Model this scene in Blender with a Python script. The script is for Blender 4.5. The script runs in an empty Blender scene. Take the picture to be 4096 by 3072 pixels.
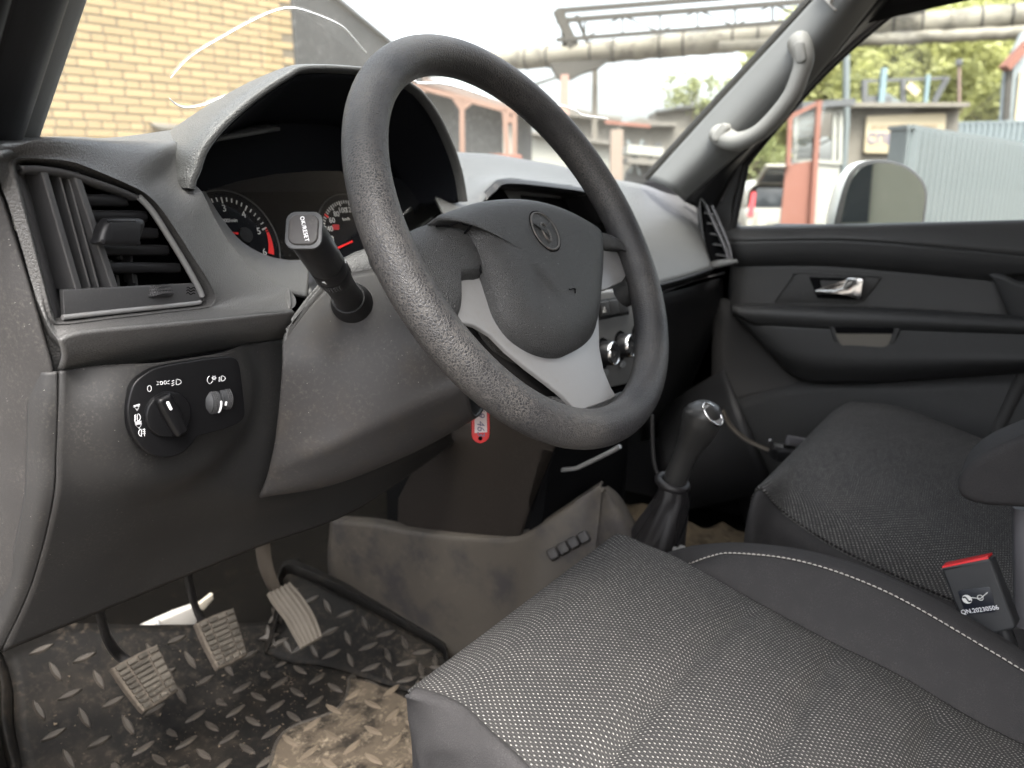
import bpy, bmesh, math, random
from math import sin, cos, tan, pi, radians, hypot, atan2, floor, sqrt
from mathutils import Vector, Matrix, Euler
random.seed(7)
scene = bpy.context.scene
COL = scene.collection

# ------------------------------------------------------------------ camera
CAM = Vector((-0.93, -0.37, 0.80)); YAW = radians(55.5); PIT = radians(14.4); FPX = 3072.0
FW = Vector((sin(YAW)*cos(PIT), cos(YAW)*cos(PIT), -sin(PIT)))
RT = Vector((cos(YAW), -sin(YAW), 0)); UP = RT.cross(FW)
cd = bpy.data.cameras.new('camera'); cam = bpy.data.objects.new('camera', cd); COL.objects.link(cam)
cam.matrix_world = Matrix((( RT.x, UP.x, -FW.x, CAM.x), (RT.y, UP.y, -FW.y, CAM.y), (RT.z, UP.z, -FW.z, CAM.z), (0, 0, 0, 1)))
cd.sensor_width = 36; cd.lens = 27; cd.clip_start = 0.01; cd.clip_end = 2000
cd.dof.use_dof = True; cd.dof.focus_distance = 0.62; cd.dof.aperture_fstop = 7.0
scene.camera = cam

# ------------------------------------------------------------------ world, sun, exposure
SUN_EL, SUN_AZ = radians(60), radians(225)      # azimuth clockwise from +Y (car forward)
w = bpy.data.worlds.new('World'); scene.world = w; w.use_nodes = True
nt = w.node_tree; bg = nt.nodes['Background']
sky = nt.nodes.new('ShaderNodeTexSky'); sky.sky_type = 'NISHITA'; sky.sun_disc = False
sky.sun_elevation = SUN_EL; sky.sun_rotation = SUN_AZ
sky.air_density = 1.0; sky.dust_density = 6.0; sky.ozone_density = 0.6
hs = nt.nodes.new('ShaderNodeHueSaturation'); hs.inputs['Saturation'].default_value = 0.35   # thin overcast
nt.links.new(sky.outputs[0], hs.inputs['Color'])
ctc = nt.nodes.new('ShaderNodeTexCoord'); cmp_ = nt.nodes.new('ShaderNodeMapping'); cmp_.inputs['Scale'].default_value = (1, 1, 2.2)
cnz = nt.nodes.new('ShaderNodeTexNoise'); cnz.inputs['Scale'].default_value = 3.2; cnz.inputs['Detail'].default_value = 6; cnz.inputs['Roughness'].default_value = 0.55
crp = nt.nodes.new('ShaderNodeMapRange'); crp.inputs[1].default_value = .35; crp.inputs[2].default_value = .65; crp.inputs[3].default_value = .60; crp.inputs[4].default_value = 1.12
cml = nt.nodes.new('ShaderNodeVectorMath'); cml.operation = 'SCALE'
nt.links.new(ctc.outputs['Generated'], cmp_.inputs[0]); nt.links.new(cmp_.outputs[0], cnz.inputs['Vector']); nt.links.new(cnz.outputs[0], crp.inputs[0])
nt.links.new(hs.outputs[0], cml.inputs[0]); nt.links.new(crp.outputs[0], cml.inputs['Scale']); nt.links.new(cml.outputs[0], bg.inputs[0]); bg.inputs[1].default_value = 0.15
sd = bpy.data.lights.new('sun', 'SUN'); sd.energy = 0.9; sd.angle = radians(30); sd.color = (1, 0.95, 0.87)
so = bpy.data.objects.new('sun', sd); COL.objects.link(so)
sdir = Vector((sin(SUN_AZ)*cos(SUN_EL), cos(SUN_AZ)*cos(SUN_EL), sin(SUN_EL)))
so.rotation_euler = sdir.to_track_quat('Z', 'Y').to_euler(); so.location = (-6, -6, 12)
vs = scene.view_settings; vs.view_transform = 'Standard'; vs.look = 'None'; vs.gamma = 1.0; vs.exposure = 2.75
scene.render.engine = 'CYCLES'
cy = scene.cycles; cy.use_denoising = True; cy.max_bounces = 8; cy.diffuse_bounces = 4; cy.glossy_bounces = 3; cy.use_adaptive_sampling = True; cy.adaptive_threshold = 0.015
cy.transparent_max_bounces = 12; cy.sample_clamp_indirect = 8; cy.caustics_reflective = False; cy.caustics_refractive = False

# ------------------------------------------------------------------ geometry helpers
def ray(px, py): return FW + RT*((px-2048)/FPX) - UP*((py-1536)/FPX)
def at(px, py, x=None, y=None, z=None, d=None, pl=None):
    """a point of the car seen at photo pixel (px, py), on the given car plane"""
    r = ray(px, py)
    if x is not None: t = (x-CAM.x)/r.x
    elif y is not None: t = (y-CAM.y)/r.y
    elif z is not None: t = (z-CAM.z)/r.z
    elif pl is not None: t = (pl[0]-CAM).dot(pl[1])/r.dot(pl[1])
    else: t = d
    return CAM + r*t
def ss(a, b, v):
    t = max(0.0, min(1.0, (v-a)/(b-a))); return t*t*(3-2*t)
def cr(p0, p1, p2, p3, t):
    return 0.5*((2*p1) + (p2-p0)*t + (2*p0-5*p1+4*p2-p3)*t*t + (3*p1-p0-3*p2+p3)*t*t*t)
def curve(pts, per=6, closed=False):
    """Catmull-Rom through pts, per samples a span"""
    n = len(pts); out = []
    for i in range(n if closed else n-1):
        if closed: a, b, c, d = pts[(i-1) % n], pts[i], pts[(i+1) % n], pts[(i+2) % n]
        else: a, b, c, d = pts[max(i-1, 0)], pts[i], pts[i+1], pts[min(i+2, n-1)]
        for k in range(per): out.append(cr(a, b, c, d, k/per))
    if not closed: out.append(pts[-1])
    return out
def seg_curve(segs, per=6):
    """several smooth runs joined at sharp corners"""
    out = []
    for s in segs: c = curve(s, per); out += c if not out else c[1:]
    return out

class Thing:
    pass
ORIG = {}
def thing(name, label, cat, base, group=None):
    o = bpy.data.objects.new(name, None); o.empty_display_size = 0.05
    COL.objects.link(o); o.location = base
    o['label'] = label; o['category'] = cat; o['kind'] = 'thing'
    if group: o['group'] = group
    ORIG[o] = Vector(base); return o
def org(parent):
    return ORIG.get(parent, Vector((0, 0, 0)))
def put(name, me, mat=None, parent=None, label=None, cat=None, group=None, kind=None, smooth=False, world=True):
    o = bpy.data.objects.new(name, me); COL.objects.link(o)
    if parent is not None:
        if world: me.transform(Matrix.Translation(-org(parent)))
        o.parent = parent; ORIG[o] = org(parent)
    if mat is not None:
        for m in (mat if isinstance(mat, (list, tuple)) else [mat]): me.materials.append(m)
    if smooth:
        me.polygons.foreach_set('use_smooth', [True]*len(me.polygons))
        if smooth != 'all':
            try: me.set_sharp_from_angle(angle=radians(smooth if smooth is not True else 40))
            except Exception: pass
    if label: o['label'] = label
    if cat: o['category'] = cat
    if group: o['group'] = group
    if kind: o['kind'] = kind
    return o
def me_from(bm, name='m'):
    me = bpy.data.meshes.new(name); bm.normal_update(); bm.to_mesh(me); bm.free(); return me
def struct(o): o['kind'] = 'structure'; return o

def grid_bm(rows, closed=False, uv=True, disp=None):
    bm = bmesh.new(); R = len(rows); Cn = len(rows[0])
    V = [[bm.verts.new(p) for p in r] for r in rows]
    uvl = bm.loops.layers.uv.new('uv')
    # arc length uv in metres
    U = []
    for r in rows:
        a = [0.0]
        for i in range(1, len(r)): a.append(a[-1]+(r[i]-r[i-1]).length)
        U.append(a)
    Vv = [[0.0]*Cn]
    for j in range(1, R):
        Vv.append([Vv[-1][i]+(rows[j][i]-rows[j-1][i]).length for i in range(Cn)])
    mid = U[len(U)//2]
    for j in range(R-1):
        for i in range(Cn if closed else Cn-1):
            i2 = (i+1) % Cn
            try: f = bm.faces.new((V[j][i], V[j][i2], V[j+1][i2], V[j+1][i]))
            except ValueError: continue
            f.smooth = True
            for l, (jj, ii) in zip(f.loops, ((j, i), (j, i2), (j+1, i2), (j+1, i))):
                l[uvl].uv = (mid[ii], Vv[jj][ii])
    return bm
def loft(name, curves, mat, parent, per_u=6, per_v=5, thick=0.003, closed=False, flip=False, label=None, resample=True, sharp=None, fn=None, **k):
    """smooth sheet through several control curves (equal point counts), given a real thickness"""
    rows = [curve(c, per_u, closed) for c in curves] if resample else curves
    cols = []
    n = len(rows[0])
    if per_v > 1: 
        tr = [curve([r[i] for r in rows], per_v) for i in range(n)]
        rows = [[tr[i][j] for i in range(n)] for j in range(len(tr[0]))]
    if fn: rows = [[fn(p) for p in r] for r in rows]
    if flip: rows = rows[::-1]
    me = me_from(grid_bm(rows, closed), name)
    o = put(name, me, mat, parent, smooth=(sharp or 60), label=label, **k)
    if thick:
        m = o.modifiers.new('thickness', 'SOLIDIFY'); m.thickness = thick; m.offset = -1
    return o
def poly_area_normal(pts):
    n = Vector((0, 0, 0))
    for i in range(len(pts)): n += pts[i].cross(pts[(i+1) % len(pts)])
    return n
def prism_bm(pts, vec, bev=0.0, segs=2, taper=None):
    """closed outline extruded along vec (front = pts + vec), front edge bevelled"""
    bm = bmesh.new(); vec = Vector(vec); pts = [Vector(p) for p in pts]
    if poly_area_normal(pts).dot(vec) < 0: pts = pts[::-1]
    a = [bm.verts.new(p) for p in pts]; f0 = bm.faces.new(a[::-1])
    if bev > 0:
        n = vec.normalized(); c = sum(pts, Vector())/len(pts); rings = [a]
        N = len(pts)
        inw = []
        for i in range(N):
            t = (pts[(i+1) % N]-pts[i-1]); t = t.normalized() if t.length > 1e-9 else Vector((1, 0, 0))
            inw.append(n.cross(t).normalized())
        L = vec.length
        for s in range(segs+1):
            th = (pi/2)*s/segs
            off = bev*(1-cos(th)); h = L-bev+bev*sin(th)
            rings.append([bm.verts.new(pts[i]+n*h+inw[i]*off) for i in range(N)])
        for r0, r1 in zip(rings, rings[1:]):
            for i in range(N): bm.faces.new((r0[i], r0[(i+1) % N], r1[(i+1) % N], r1[i]))
        bm.faces.new(rings[-1])
    else:
        b = [bm.verts.new(p+vec) for p in pts]
        for i in range(len(pts)): bm.faces.new((a[i], a[(i+1) % len(pts)], b[(i+1) % len(pts)], b[i]))
        bm.faces.new(b)
    bm.faces.ensure_lookup_table()
    big = [f for f in bm.faces if len(f.verts) > 4]
    if big: bmesh.ops.triangulate(bm, faces=big)
    return bm
def prism(name, pts, vec, mat, parent, bev=0.0, segs=3, smooth=35, **k):
    return put(name, me_from(prism_bm(pts, vec, bev, segs), name), mat, parent, smooth=smooth, **k)
def frame_of(t, ref=Vector((0, 0, 1))):
    t = t.normalized()
    if abs(t.dot(ref)) > 0.95: ref = Vector((1, 0, 0))
    a = t.cross(ref).normalized(); return a, t.cross(a).normalized()
def tube_bm(pts, rad, segs=12, closed=False, sq=1.0, bm=None, cap=True):
    own = bm is None
    if own: bm = bmesh.new()
    n = len(pts); rings = []; prev = None
    for i, p in enumerate(pts):
        if closed: t = pts[(i+1) % n]-pts[i-1]
        else: t = pts[min(i+1, n-1)]-pts[max(i-1, 0)]
        t.normalize()
        if prev is None: a, b = frame_of(t)
        else:
            a = (prev-t*prev.dot(t)).normalized(); b = t.cross(a)
        prev = a
        r = rad[i] if isinstance(rad, (list, tuple)) else rad
        rings.append([bm.verts.new(p+a*(r*cos(2*pi*k/segs))+b*(r*sq*sin(2*pi*k/segs))) for k in range(segs)])
    for i in range(n if closed else n-1):
        r0, r1 = rings[i], rings[(i+1) % n]
        for k in range(segs):
            f = bm.faces.new((r0[k], r0[(k+1) % segs], r1[(k+1) % segs], r1[k])); f.smooth = True
    if cap and not closed:
        bm.faces.new(rings[0][::-1]); bm.faces.new(rings[-1])
    return bm
def tube(name, pts, rad, mat, parent, segs=12, closed=False, sq=1.0, **k):
    bm = tube_bm([Vector(p) for p in pts], rad, segs, closed, sq)
    bmesh.ops.recalc_face_normals(bm, faces=bm.faces)
    return put(name, me_from(bm, name), mat, parent, smooth=50, **k)
def lathe_bm(profile, base, axis, segs=32, xref=None, oval=1.0):
    """profile [(radius, height)...] turned round axis from base"""
    bm = bmesh.new(); axis = Vector(axis).normalized(); base = Vector(base)
    if xref is None: a, b = frame_of(axis)
    else:
        a = (Vector(xref)-axis*Vector(xref).dot(axis)).normalized(); b = axis.cross(a)
    rings = []
    for r, h in profile:
        rings.append([bm.verts.new(base+axis*h+a*(max(r, 1e-5)*cos(2*pi*k/segs))+b*(max(r, 1e-5)*oval*sin(2*pi*k/segs))) for k in range(segs)])
    for r0, r1 in zip(rings, rings[1:]):
        for k in range(segs): bm.faces.new((r0[k], r0[(k+1) % segs], r1[(k+1) % segs], r1[k]))
    bm.faces.new(rings[0][::-1]); bm.faces.new(rings[-1])
    bmesh.ops.recalc_face_normals(bm, faces=bm.faces)
    return bm
def lathe(name, profile, base, axis, mat, parent, segs=32, smooth=40, xref=None, oval=1.0, **k):
    return put(name, me_from(lathe_bm(profile, base, axis, segs, xref, oval), name), mat, parent, smooth=smooth, **k)
def box_bm(c, size, rot=None, bev=0.0, segs=2, bm=None):
    own = bm is None
    if own: bm = bmesh.new()
    m = Matrix.Translation(Vector(c)) @ (rot.to_4x4() if rot is not None else Matrix.Identity(4)) @ Matrix.Diagonal((*size, 1))
    r = bmesh.ops.create_cube(bm, size=1.0, matrix=m)
    if bev > 0:
        es = list({e for v in r['verts'] for e in v.link_edges})
        bmesh.ops.bevel(bm, geom=es, offset=bev, segments=segs, profile=0.6, affect='EDGES')
    return bm
def box(name, c, size, mat, parent, rot=None, bev=0.0, segs=2, smooth=35, **k):
    return put(name, me_from(box_bm(c, size, rot, bev, segs), name), mat, parent, smooth=smooth if bev else False, **k)
def bar(name, a, b, wd, ht, mat, parent, bev=0.0, up=Vector((0, 0, 1)), **k):
    a = Vector(a); b = Vector(b); t = (b-a); L = t.length; t.normalize()
    s = t.cross(up).normalized() if abs(t.dot(up)) < 0.99 else Vector((1, 0, 0))
    u = s.cross(t)
    rot = Matrix((t, s, u)).transposed()
    return box(name, (a+b)/2, (L, wd, ht), mat, parent, rot, bev, **k)
def rr(w2, h2, r, n=5):
    """rounded rectangle outline in 2D"""
    out = []
    for cx, cy_, a0 in ((w2-r, h2-r, 0), (-w2+r, h2-r, pi/2), (-w2+r, -h2+r, pi), (w2-r, -h2+r, 3*pi/2)):
        for i in range(n+1):
            a = a0+pi/2*i/n; out.append((cx+r*cos(a), cy_+r*sin(a)))
    return out
def dome_bm(out2, P, h_edge, h_fn, base_h, rings=8):
    """outline out2 [(u,v)] filled to its centre; height h_fn(u,v,s) (s=1 at the edge); side wall down to base_h.  P(u,v,h)->point"""
    bm = bmesh.new(); n = len(out2)
    cu = sum(p[0] for p in out2)/n; cv = sum(p[1] for p in out2)/n
    prev = [bm.verts.new(P(u, v, base_h)) for u, v in out2]
    for k in range(rings+1):
        s = 1-k/rings
        if k == rings:
            c = bm.verts.new(P(cu, cv, h_fn(cu, cv, 0)))
            for i in range(n): bm.faces.new((prev[i], prev[(i+1) % n], c))
            break
        cur = []
        for u, v in out2:
            uu, vv = cu+(u-cu)*s, cv+(v-cv)*s; cur.append(bm.verts.new(P(uu, vv, h_fn(uu, vv, s))))
        for i in range(n): bm.faces.new((prev[i], prev[(i+1) % n], cur[(i+1) % n], cur[i]))
        prev = cur
    bmesh.ops.recalc_face_normals(bm, faces=bm.faces)
    for f in bm.faces: f.smooth = True
    return bm
def lettering(name, txt, origin, xdir, ydir, size, mat, parent, extrude=0.0002, align='CENTER', shear=0, sx=1.0, space=1.0, **k):
    c = bpy.data.curves.new(name, 'FONT'); c.body = txt; c.size = size; c.align_x = align; c.align_y = 'CENTER'
    c.extrude = extrude; c.space_character = space; c.resolution_u = 3; c.shear = shear
    o = bpy.data.objects.new(name, c); COL.objects.link(o)
    bpy.context.view_layer.update()
    me = bpy.data.meshes.new_from_object(o.evaluated_get(bpy.context.evaluated_depsgraph_get()))
    bpy.data.objects.remove(o); me.materials.clear(); o = bpy.data.objects.new(name, me); COL.objects.link(o)
    X = Vector(xdir).normalized(); Y = Vector(ydir); Y = (Y-X*Y.dot(X)).normalized(); Z = X.cross(Y)
    m = Matrix(((X.x*sx, Y.x, Z.x, 0), (X.y*sx, Y.y, Z.y, 0), (X.z*sx, Y.z, Z.z, 0), (0, 0, 0, 1)))
    m.translation = Vector(origin)-org(parent)
    o.matrix_basis = m
    if parent: o.parent = parent; ORIG[o] = org(parent)
    me.materials.append(mat); return o

# ------------------------------------------------------------------ materials
def newmat(name):
    m = bpy.data.materials.new(name); m.use_nodes = True; return m, m.node_tree, m.node_tree.nodes['Principled BSDF']
def N(nt, t, **kw):
    n = nt.nodes.new(t)
    for k, v in kw.items():
        if k.startswith('i_'):
            key = k[2:]; key = int(key) if key.isdigit() else key.replace('_', ' ')
            n.inputs[key].default_value = v
        else: setattr(n, k, v)
    return n
def mathn(nt, op, a, b=None, c=None, clamp=False):
    n = nt.nodes.new('ShaderNodeMath'); n.operation = op; n.use_clamp = clamp
    for i, v in enumerate((a, b, c)):
        if v is None: continue
        if isinstance(v, (int, float)): n.inputs[i].default_value = v
        else: nt.links.new(v, n.inputs[i])
    return n.outputs[0]
def ramp(nt, src, lo, hi):
    n = nt.nodes.new('ShaderNodeMapRange'); n.inputs[1].default_value = lo; n.inputs[2].default_value = hi; n.clamp = True
    n.interpolation_type = 'SMOOTHSTEP'; nt.links.new(src, n.inputs[0]); return n.outputs[0]
def mixc(nt, fac, a, b):
    n = nt.nodes.new('ShaderNodeMix'); n.data_type = 'RGBA'
    for i, v in ((0, fac), (6, a), (7, b)):
        if isinstance(v, (int, float)): n.inputs[i].default_value = v
        elif isinstance(v, tuple): n.inputs[i].default_value = (*v, 1) if len(v) == 3 else v
        else: nt.links.new(v, n.inputs[i])
    return n.outputs[2]
def g3(v): return (v, v, v) if isinstance(v, (int, float)) else v
def plastic(name, col, rough=0.5, grain=None, dust=None, metal=0.0, spec=0.5, smudge=None, coat=0.0, vary=0.0, speck=None):
    """grain=(scale,strength,kind) dust=(colour,amount,scale) smudge=(colour,amount,scale) speck=(colour,scale,threshold)"""
    m, nt, b = newmat(name); col = g3(col)
    tc = N(nt, 'ShaderNodeTexCoord'); oc = tc.outputs['Object']
    b.inputs['Roughness'].default_value = rough; b.inputs['Metallic'].default_value = metal
    b.inputs['Specular IOR Level'].default_value = spec; b.inputs['Coat Weight'].default_value = coat
    c = None
    if vary:
        oi = N(nt, 'ShaderNodeObjectInfo'); f = mathn(nt, 'MULTIPLY', oi.outputs['Random'], vary)
        c = mixc(nt, f, col, tuple(x*0.35 for x in col))
    cur = c if c is not None else col
    if smudge:
        n = N(nt, 'ShaderNodeTexNoise', i_Scale=smudge[2], i_Detail=4.0, i_Roughness=0.6); nt.links.new(oc, n.inputs['Vector'])
        f = mathn(nt, 'MULTIPLY', ramp(nt, n.outputs[0], 0.45, 0.68), smudge[1]); cur = mixc(nt, f, cur, g3(smudge[0]))
    if dust:
        n = N(nt, 'ShaderNodeTexNoise', i_Scale=dust[2], i_Detail=5.0, i_Roughness=0.72); nt.links.new(oc, n.inputs['Vector'])
        n2 = N(nt, 'ShaderNodeTexNoise', i_Scale=dust[2]*0.06, i_Detail=3.0); nt.links.new(oc, n2.inputs['Vector'])
        f = mathn(nt, 'MULTIPLY', ramp(nt, n.outputs[0], 0.48, 0.75), ramp(nt, n2.outputs[0], 0.3, 0.7))
        f = mathn(nt, 'MULTIPLY', f, dust[1]); cur = mixc(nt, f, cur, g3(dust[0]))
        nt.links.new(mathn(nt, 'ADD', mathn(nt, 'MULTIPLY', f, 0.4), rough, clamp=True), b.inputs['Roughness'])
    if speck:
        v = N(nt, 'ShaderNodeTexVoronoi', i_Scale=speck[1]); nt.links.new(oc, v.inputs['Vector'])
        near = mathn(nt, 'LESS_THAN', v.outputs['Distance'], 0.13)
        sel = N(nt, 'ShaderNodeSeparateColor'); nt.links.new(v.outputs['Color'], sel.inputs[0])
        f = mathn(nt, 'MULTIPLY', near, mathn(nt, 'GREATER_THAN', sel.outputs[0], speck[2])); cur = mixc(nt, f, cur, g3(speck[0]))
    if isinstance(cur, tuple): b.inputs['Base Color'].default_value = (*cur, 1)
    else: nt.links.new(cur, b.inputs['Base Color'])
    if grain:
        sc, st, kind = grain
        if kind == 'vor':
            g = N(nt, 'ShaderNodeTexVoronoi', feature='DISTANCE_TO_EDGE', i_Scale=sc); nt.links.new(oc, g.inputs['Vector'])
            h = ramp(nt, g.outputs[0], 0.0, 0.25)
        else:
            g = N(nt, 'ShaderNodeTexNoise', i_Scale=sc, i_Detail=2.0); nt.links.new(oc, g.inputs['Vector']); h = g.outputs[0]
        bp = N(nt, 'ShaderNodeBump', i_Strength=st, i_Distance=0.0006); nt.links.new(h, bp.inputs['Height'])
        nt.links.new(bp.outputs[0], b.inputs['Normal'])
    return m

MT = {}
SPEC = {'dash_smooth': .28, 'shroud': .28, 'console': .15, 'door': .25, 'door2': .28, 'doorlow': .2, 'endcap': .28, 'rubber': .12, 'carpet': .04, 'tunnel': .25, 'mud': .1, 'mudtread': .15, 'tread': .3, 'pedal': .2, 'pedalblk': .25, 'void': .05, 'hoodin': .08, 'seal': .3, 'black': .35, 'carpetmud': .05, 'knob': .4, 'boot': .35, 'dash': .5, 'padrub': .4}
DUST = (0.30, 0.27, 0.23)
MT['dash'] = plastic('dash_soft_plastic', (0.082, 0.081, 0.080), 0.42, (430, 0.45, 'vor'), (DUST, 0.2, 700))
MT['dash_top'] = plastic('dash_top_plastic', (0.066, 0.067, 0.067), 0.40, (430, 0.5, 'vor'), (DUST, 0.22, 700))
MT['dash_smooth'] = plastic('dash_hard_plastic', (0.026, 0.0255, 0.0255), 0.5, (1100, 0.12, 'n'), (DUST, 0.14, 500), speck=((0.26, 0.245, 0.225), 430, 0.972))
MT['endcap'] = plastic('endcap_dusty_plastic', (0.034, 0.0325, 0.032), 0.55, (900, 0.3, 'n'), (DUST, 0.20, 420), speck=((0.34, 0.32, 0.30), 520, 0.955))
MT['black'] = plastic('black_plastic', (0.012, 0.012, 0.013), 0.42, (1200, 0.08, 'n'))
MT['vent'] = plastic('vent_plastic', (0.060, 0.060, 0.062), 0.32, (1200, 0.06, 'n'), (DUST, 0.12, 600))
MT['gloss'] = plastic('gloss_black', (0.008, 0.008, 0.009), 0.12)
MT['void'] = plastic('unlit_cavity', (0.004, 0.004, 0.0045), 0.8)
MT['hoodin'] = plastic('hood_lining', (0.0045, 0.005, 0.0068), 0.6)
MT['chrome'] = plastic('chrome', (0.8, 0.8, 0.8), 0.1, metal=1.0)
MT['silver'] = plastic('silver_paint', (0.27, 0.27, 0.27), 0.38, (1500, 0.16, 'n'), ((0.2, 0.17, 0.13), 0.25, 120), metal=0.35)
MT['shroud'] = plastic('shroud_plastic', (0.036, 0.0345, 0.035), 0.5, (1300, 0.1, 'n'), (DUST, 0.12, 300), smudge=((0.05, 0.043, 0.037), 0.4, 30), speck=((0.25, 0.235, 0.215), 430, 0.972))
MT['matrim'] = plastic('mat_rim_rubber', (0.012, 0.0115, 0.011), 0.38, (500, 0.2, 'n'), ((0.12, 0.1, 0.08), 0.3, 60))
MT['switch'] = plastic('switch_matte_black', (0.0035, 0.0035, 0.004), 0.38, spec=0.25)
MT['white'] = plastic('white_print', (0.75, 0.76, 0.78), 0.5)
MT['dimwhite'] = plastic('dial_white', (0.55, 0.55, 0.53), 0.5)
MT['green'] = plastic('green_print', (0.2, 0.75, 0.35), 0.5)
MT['red'] = plastic('red_print', (0.75, 0.02, 0.02), 0.5)
MT['redplastic'] = plastic('red_plastic', (0.62, 0.02, 0.025), 0.3)
MT['paper'] = plastic('tag_paper', (0.75, 0.66, 0.68), 0.7)
MT['ink'] = plastic('tag_ink', (0.18, 0.16, 0.25), 0.7)
MT['padrub'] = plastic('hub_plastic', (0.032, 0.0325, 0.033), 0.5, (560, 0.7, 'vor'), (DUST, 0.10, 500), speck=((0.3, 0.3, 0.29), 330, 0.95))
MT['emblem'] = plastic('emblem_plastic', (0.055, 0.053, 0.05), 0.45, None, ((0.3, 0.22, 0.17), 0.5, 300))
MT['rubber'] = plastic('mat_rubber', (0.008, 0.0075, 0.007), 0.6, (500, 0.4, 'n'), ((0.12, 0.097, 0.074), 0.45, 110), smudge=((0.03, 0.025, 0.02), 0.5, 12), spec=0.3)
MT['tread'] = plastic('mat_tread_rubber', (0.060, 0.052, 0.044), 0.5, (700, 0.25, 'n'), ((0.24, 0.2, 0.15), 0.5, 90), vary=0.6)
MT['mud'] = plastic('dried_mud', (0.085, 0.068, 0.05), 0.85, (200, 1.0, 'n'), ((0.25, 0.205, 0.15), 1.0, 75), smudge=((0.016, 0.014, 0.012), 0.9, 26))
MT['mudtread'] = plastic('muddy_tread', (0.15, 0.12, 0.088), 0.8, (400, 0.4, 'n'), ((0.30, 0.24, 0.17), 0.6, 80), vary=0.5)
MT['pedal'] = plastic('pedal_rubber_dusty', (0.11, 0.092, 0.074), 0.8, (500, 0.4, 'n'), ((0.26, 0.22, 0.17), 0.8, 160), smudge=((0.05, 0.043, 0.037), 0.6, 60))
MT['pedalblk'] = plastic('pedal_block_rubber', (0.10, 0.088, 0.072), 0.75, (600, 0.3, 'n'), ((0.28, 0.24, 0.19), 0.7, 200), vary=0.8)
MT['gaspad'] = plastic('accelerator_pad', (0.14, 0.12, 0.095), 0.65, (600, 0.2, 'n'), ((0.24, 0.21, 0.17), 0.5, 120))
MT['gasarm'] = plastic('accelerator_arm', (0.09, 0.075, 0.06), 0.5)
MT['steel'] = plastic('pedal_arm_paint', (0.018, 0.017, 0.017), 0.4, None, (DUST, 0.2, 150))
MT['tunnel'] = plastic('tunnel_cover', (0.072, 0.063, 0.053), 0.55, (500, 0.12, 'n'), ((0.13, 0.112, 0.09), 0.5, 70), smudge=((0.035, 0.033, 0.035), 0.75, 14))
MT['console'] = plastic('console_side', (0.024, 0.020, 0.0175), 0.55, (900, 0.1, 'n'), (DUST, 0.05, 300))
MT['carpet'] = plastic('floor_carpet', (0.005, 0.0046, 0.0042), 0.95, (350, 0.8, 'n'), ((0.02, 0.016, 0.012), 0.5, 60))
MT['carpetmud'] = plastic('muddy_carpet', (0.075, 0.06, 0.042), 0.95, (300, 0.8, 'n'), ((0.19, 0.15, 0.10), 0.8, 40), smudge=((0.03, 0.025, 0.02), 0.8, 25))
MT['door'] = plastic('door_plastic', (0.030, 0.030, 0.0305), 0.52, (700, 0.12, 'n'), (DUST, 0.05, 300))
MT['door2'] = plastic('door_insert_plastic', (0.038, 0.0375, 0.0375), 0.5, (700, 0.12, 'n'), (DUST, 0.04, 300))
MT['doorlow'] = plastic('door_lower_plastic', (0.042, 0.0405, 0.040), 0.6, (700, 0.12, 'n'))
MT['pocket'] = plastic('dusty_pocket', (0.11, 0.10, 0.085), 0.7, None, ((0.2, 0.18, 0.15), 0.6, 60))
MT['pillar'] = plastic('pillar_trim', (0.185, 0.19, 0.19), 0.6, (1200, 0.08, 'n'))
MT['pillard'] = plastic('pillar_trim_dark', (0.11, 0.107, 0.114), 0.5, (1200, 0.08, 'n'))
MT['seal'] = plastic('rubber_seal', (0.012, 0.012, 0.013), 0.5, (300, 0.1, 'n'))
MT['handle'] = plastic('grab_handle_grey', (0.23, 0.228, 0.216), 0.6)
MT['headliner'] = plastic('headliner_cloth', (0.60, 0.58, 0.54), 0.95, (900, 0.2, 'n'))
MT['bolster'] = plastic('seat_side_cloth', (0.032, 0.0308, 0.0314), 0.92, (850, 0.9, 'n'), ((0.10, 0.096, 0.096), 0.55, 900), spec=0.2)
MT['thread'] = plastic('white_thread', (0.50, 0.47, 0.43), 0.8)
MT['threaddk'] = plastic('grey_thread', (0.14, 0.135, 0.13), 0.8)
MT['boot'] = plastic('gaiter_leatherette', (0.015, 0.014, 0.0148), 0.42, (700, 0.15, 'vor'))
MT['knob'] = plastic('gear_knob', (0.028, 0.0275, 0.027), 0.38, (1300, 0.1, 'n'))
MT['buckle'] = plastic('buckle_plastic', (0.028, 0.029, 0.031), 0.45, (1500, 0.2, 'n'))
MT['label'] = plastic('buckle_label', (0.008, 0.010, 0.016), 0.3)

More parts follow.
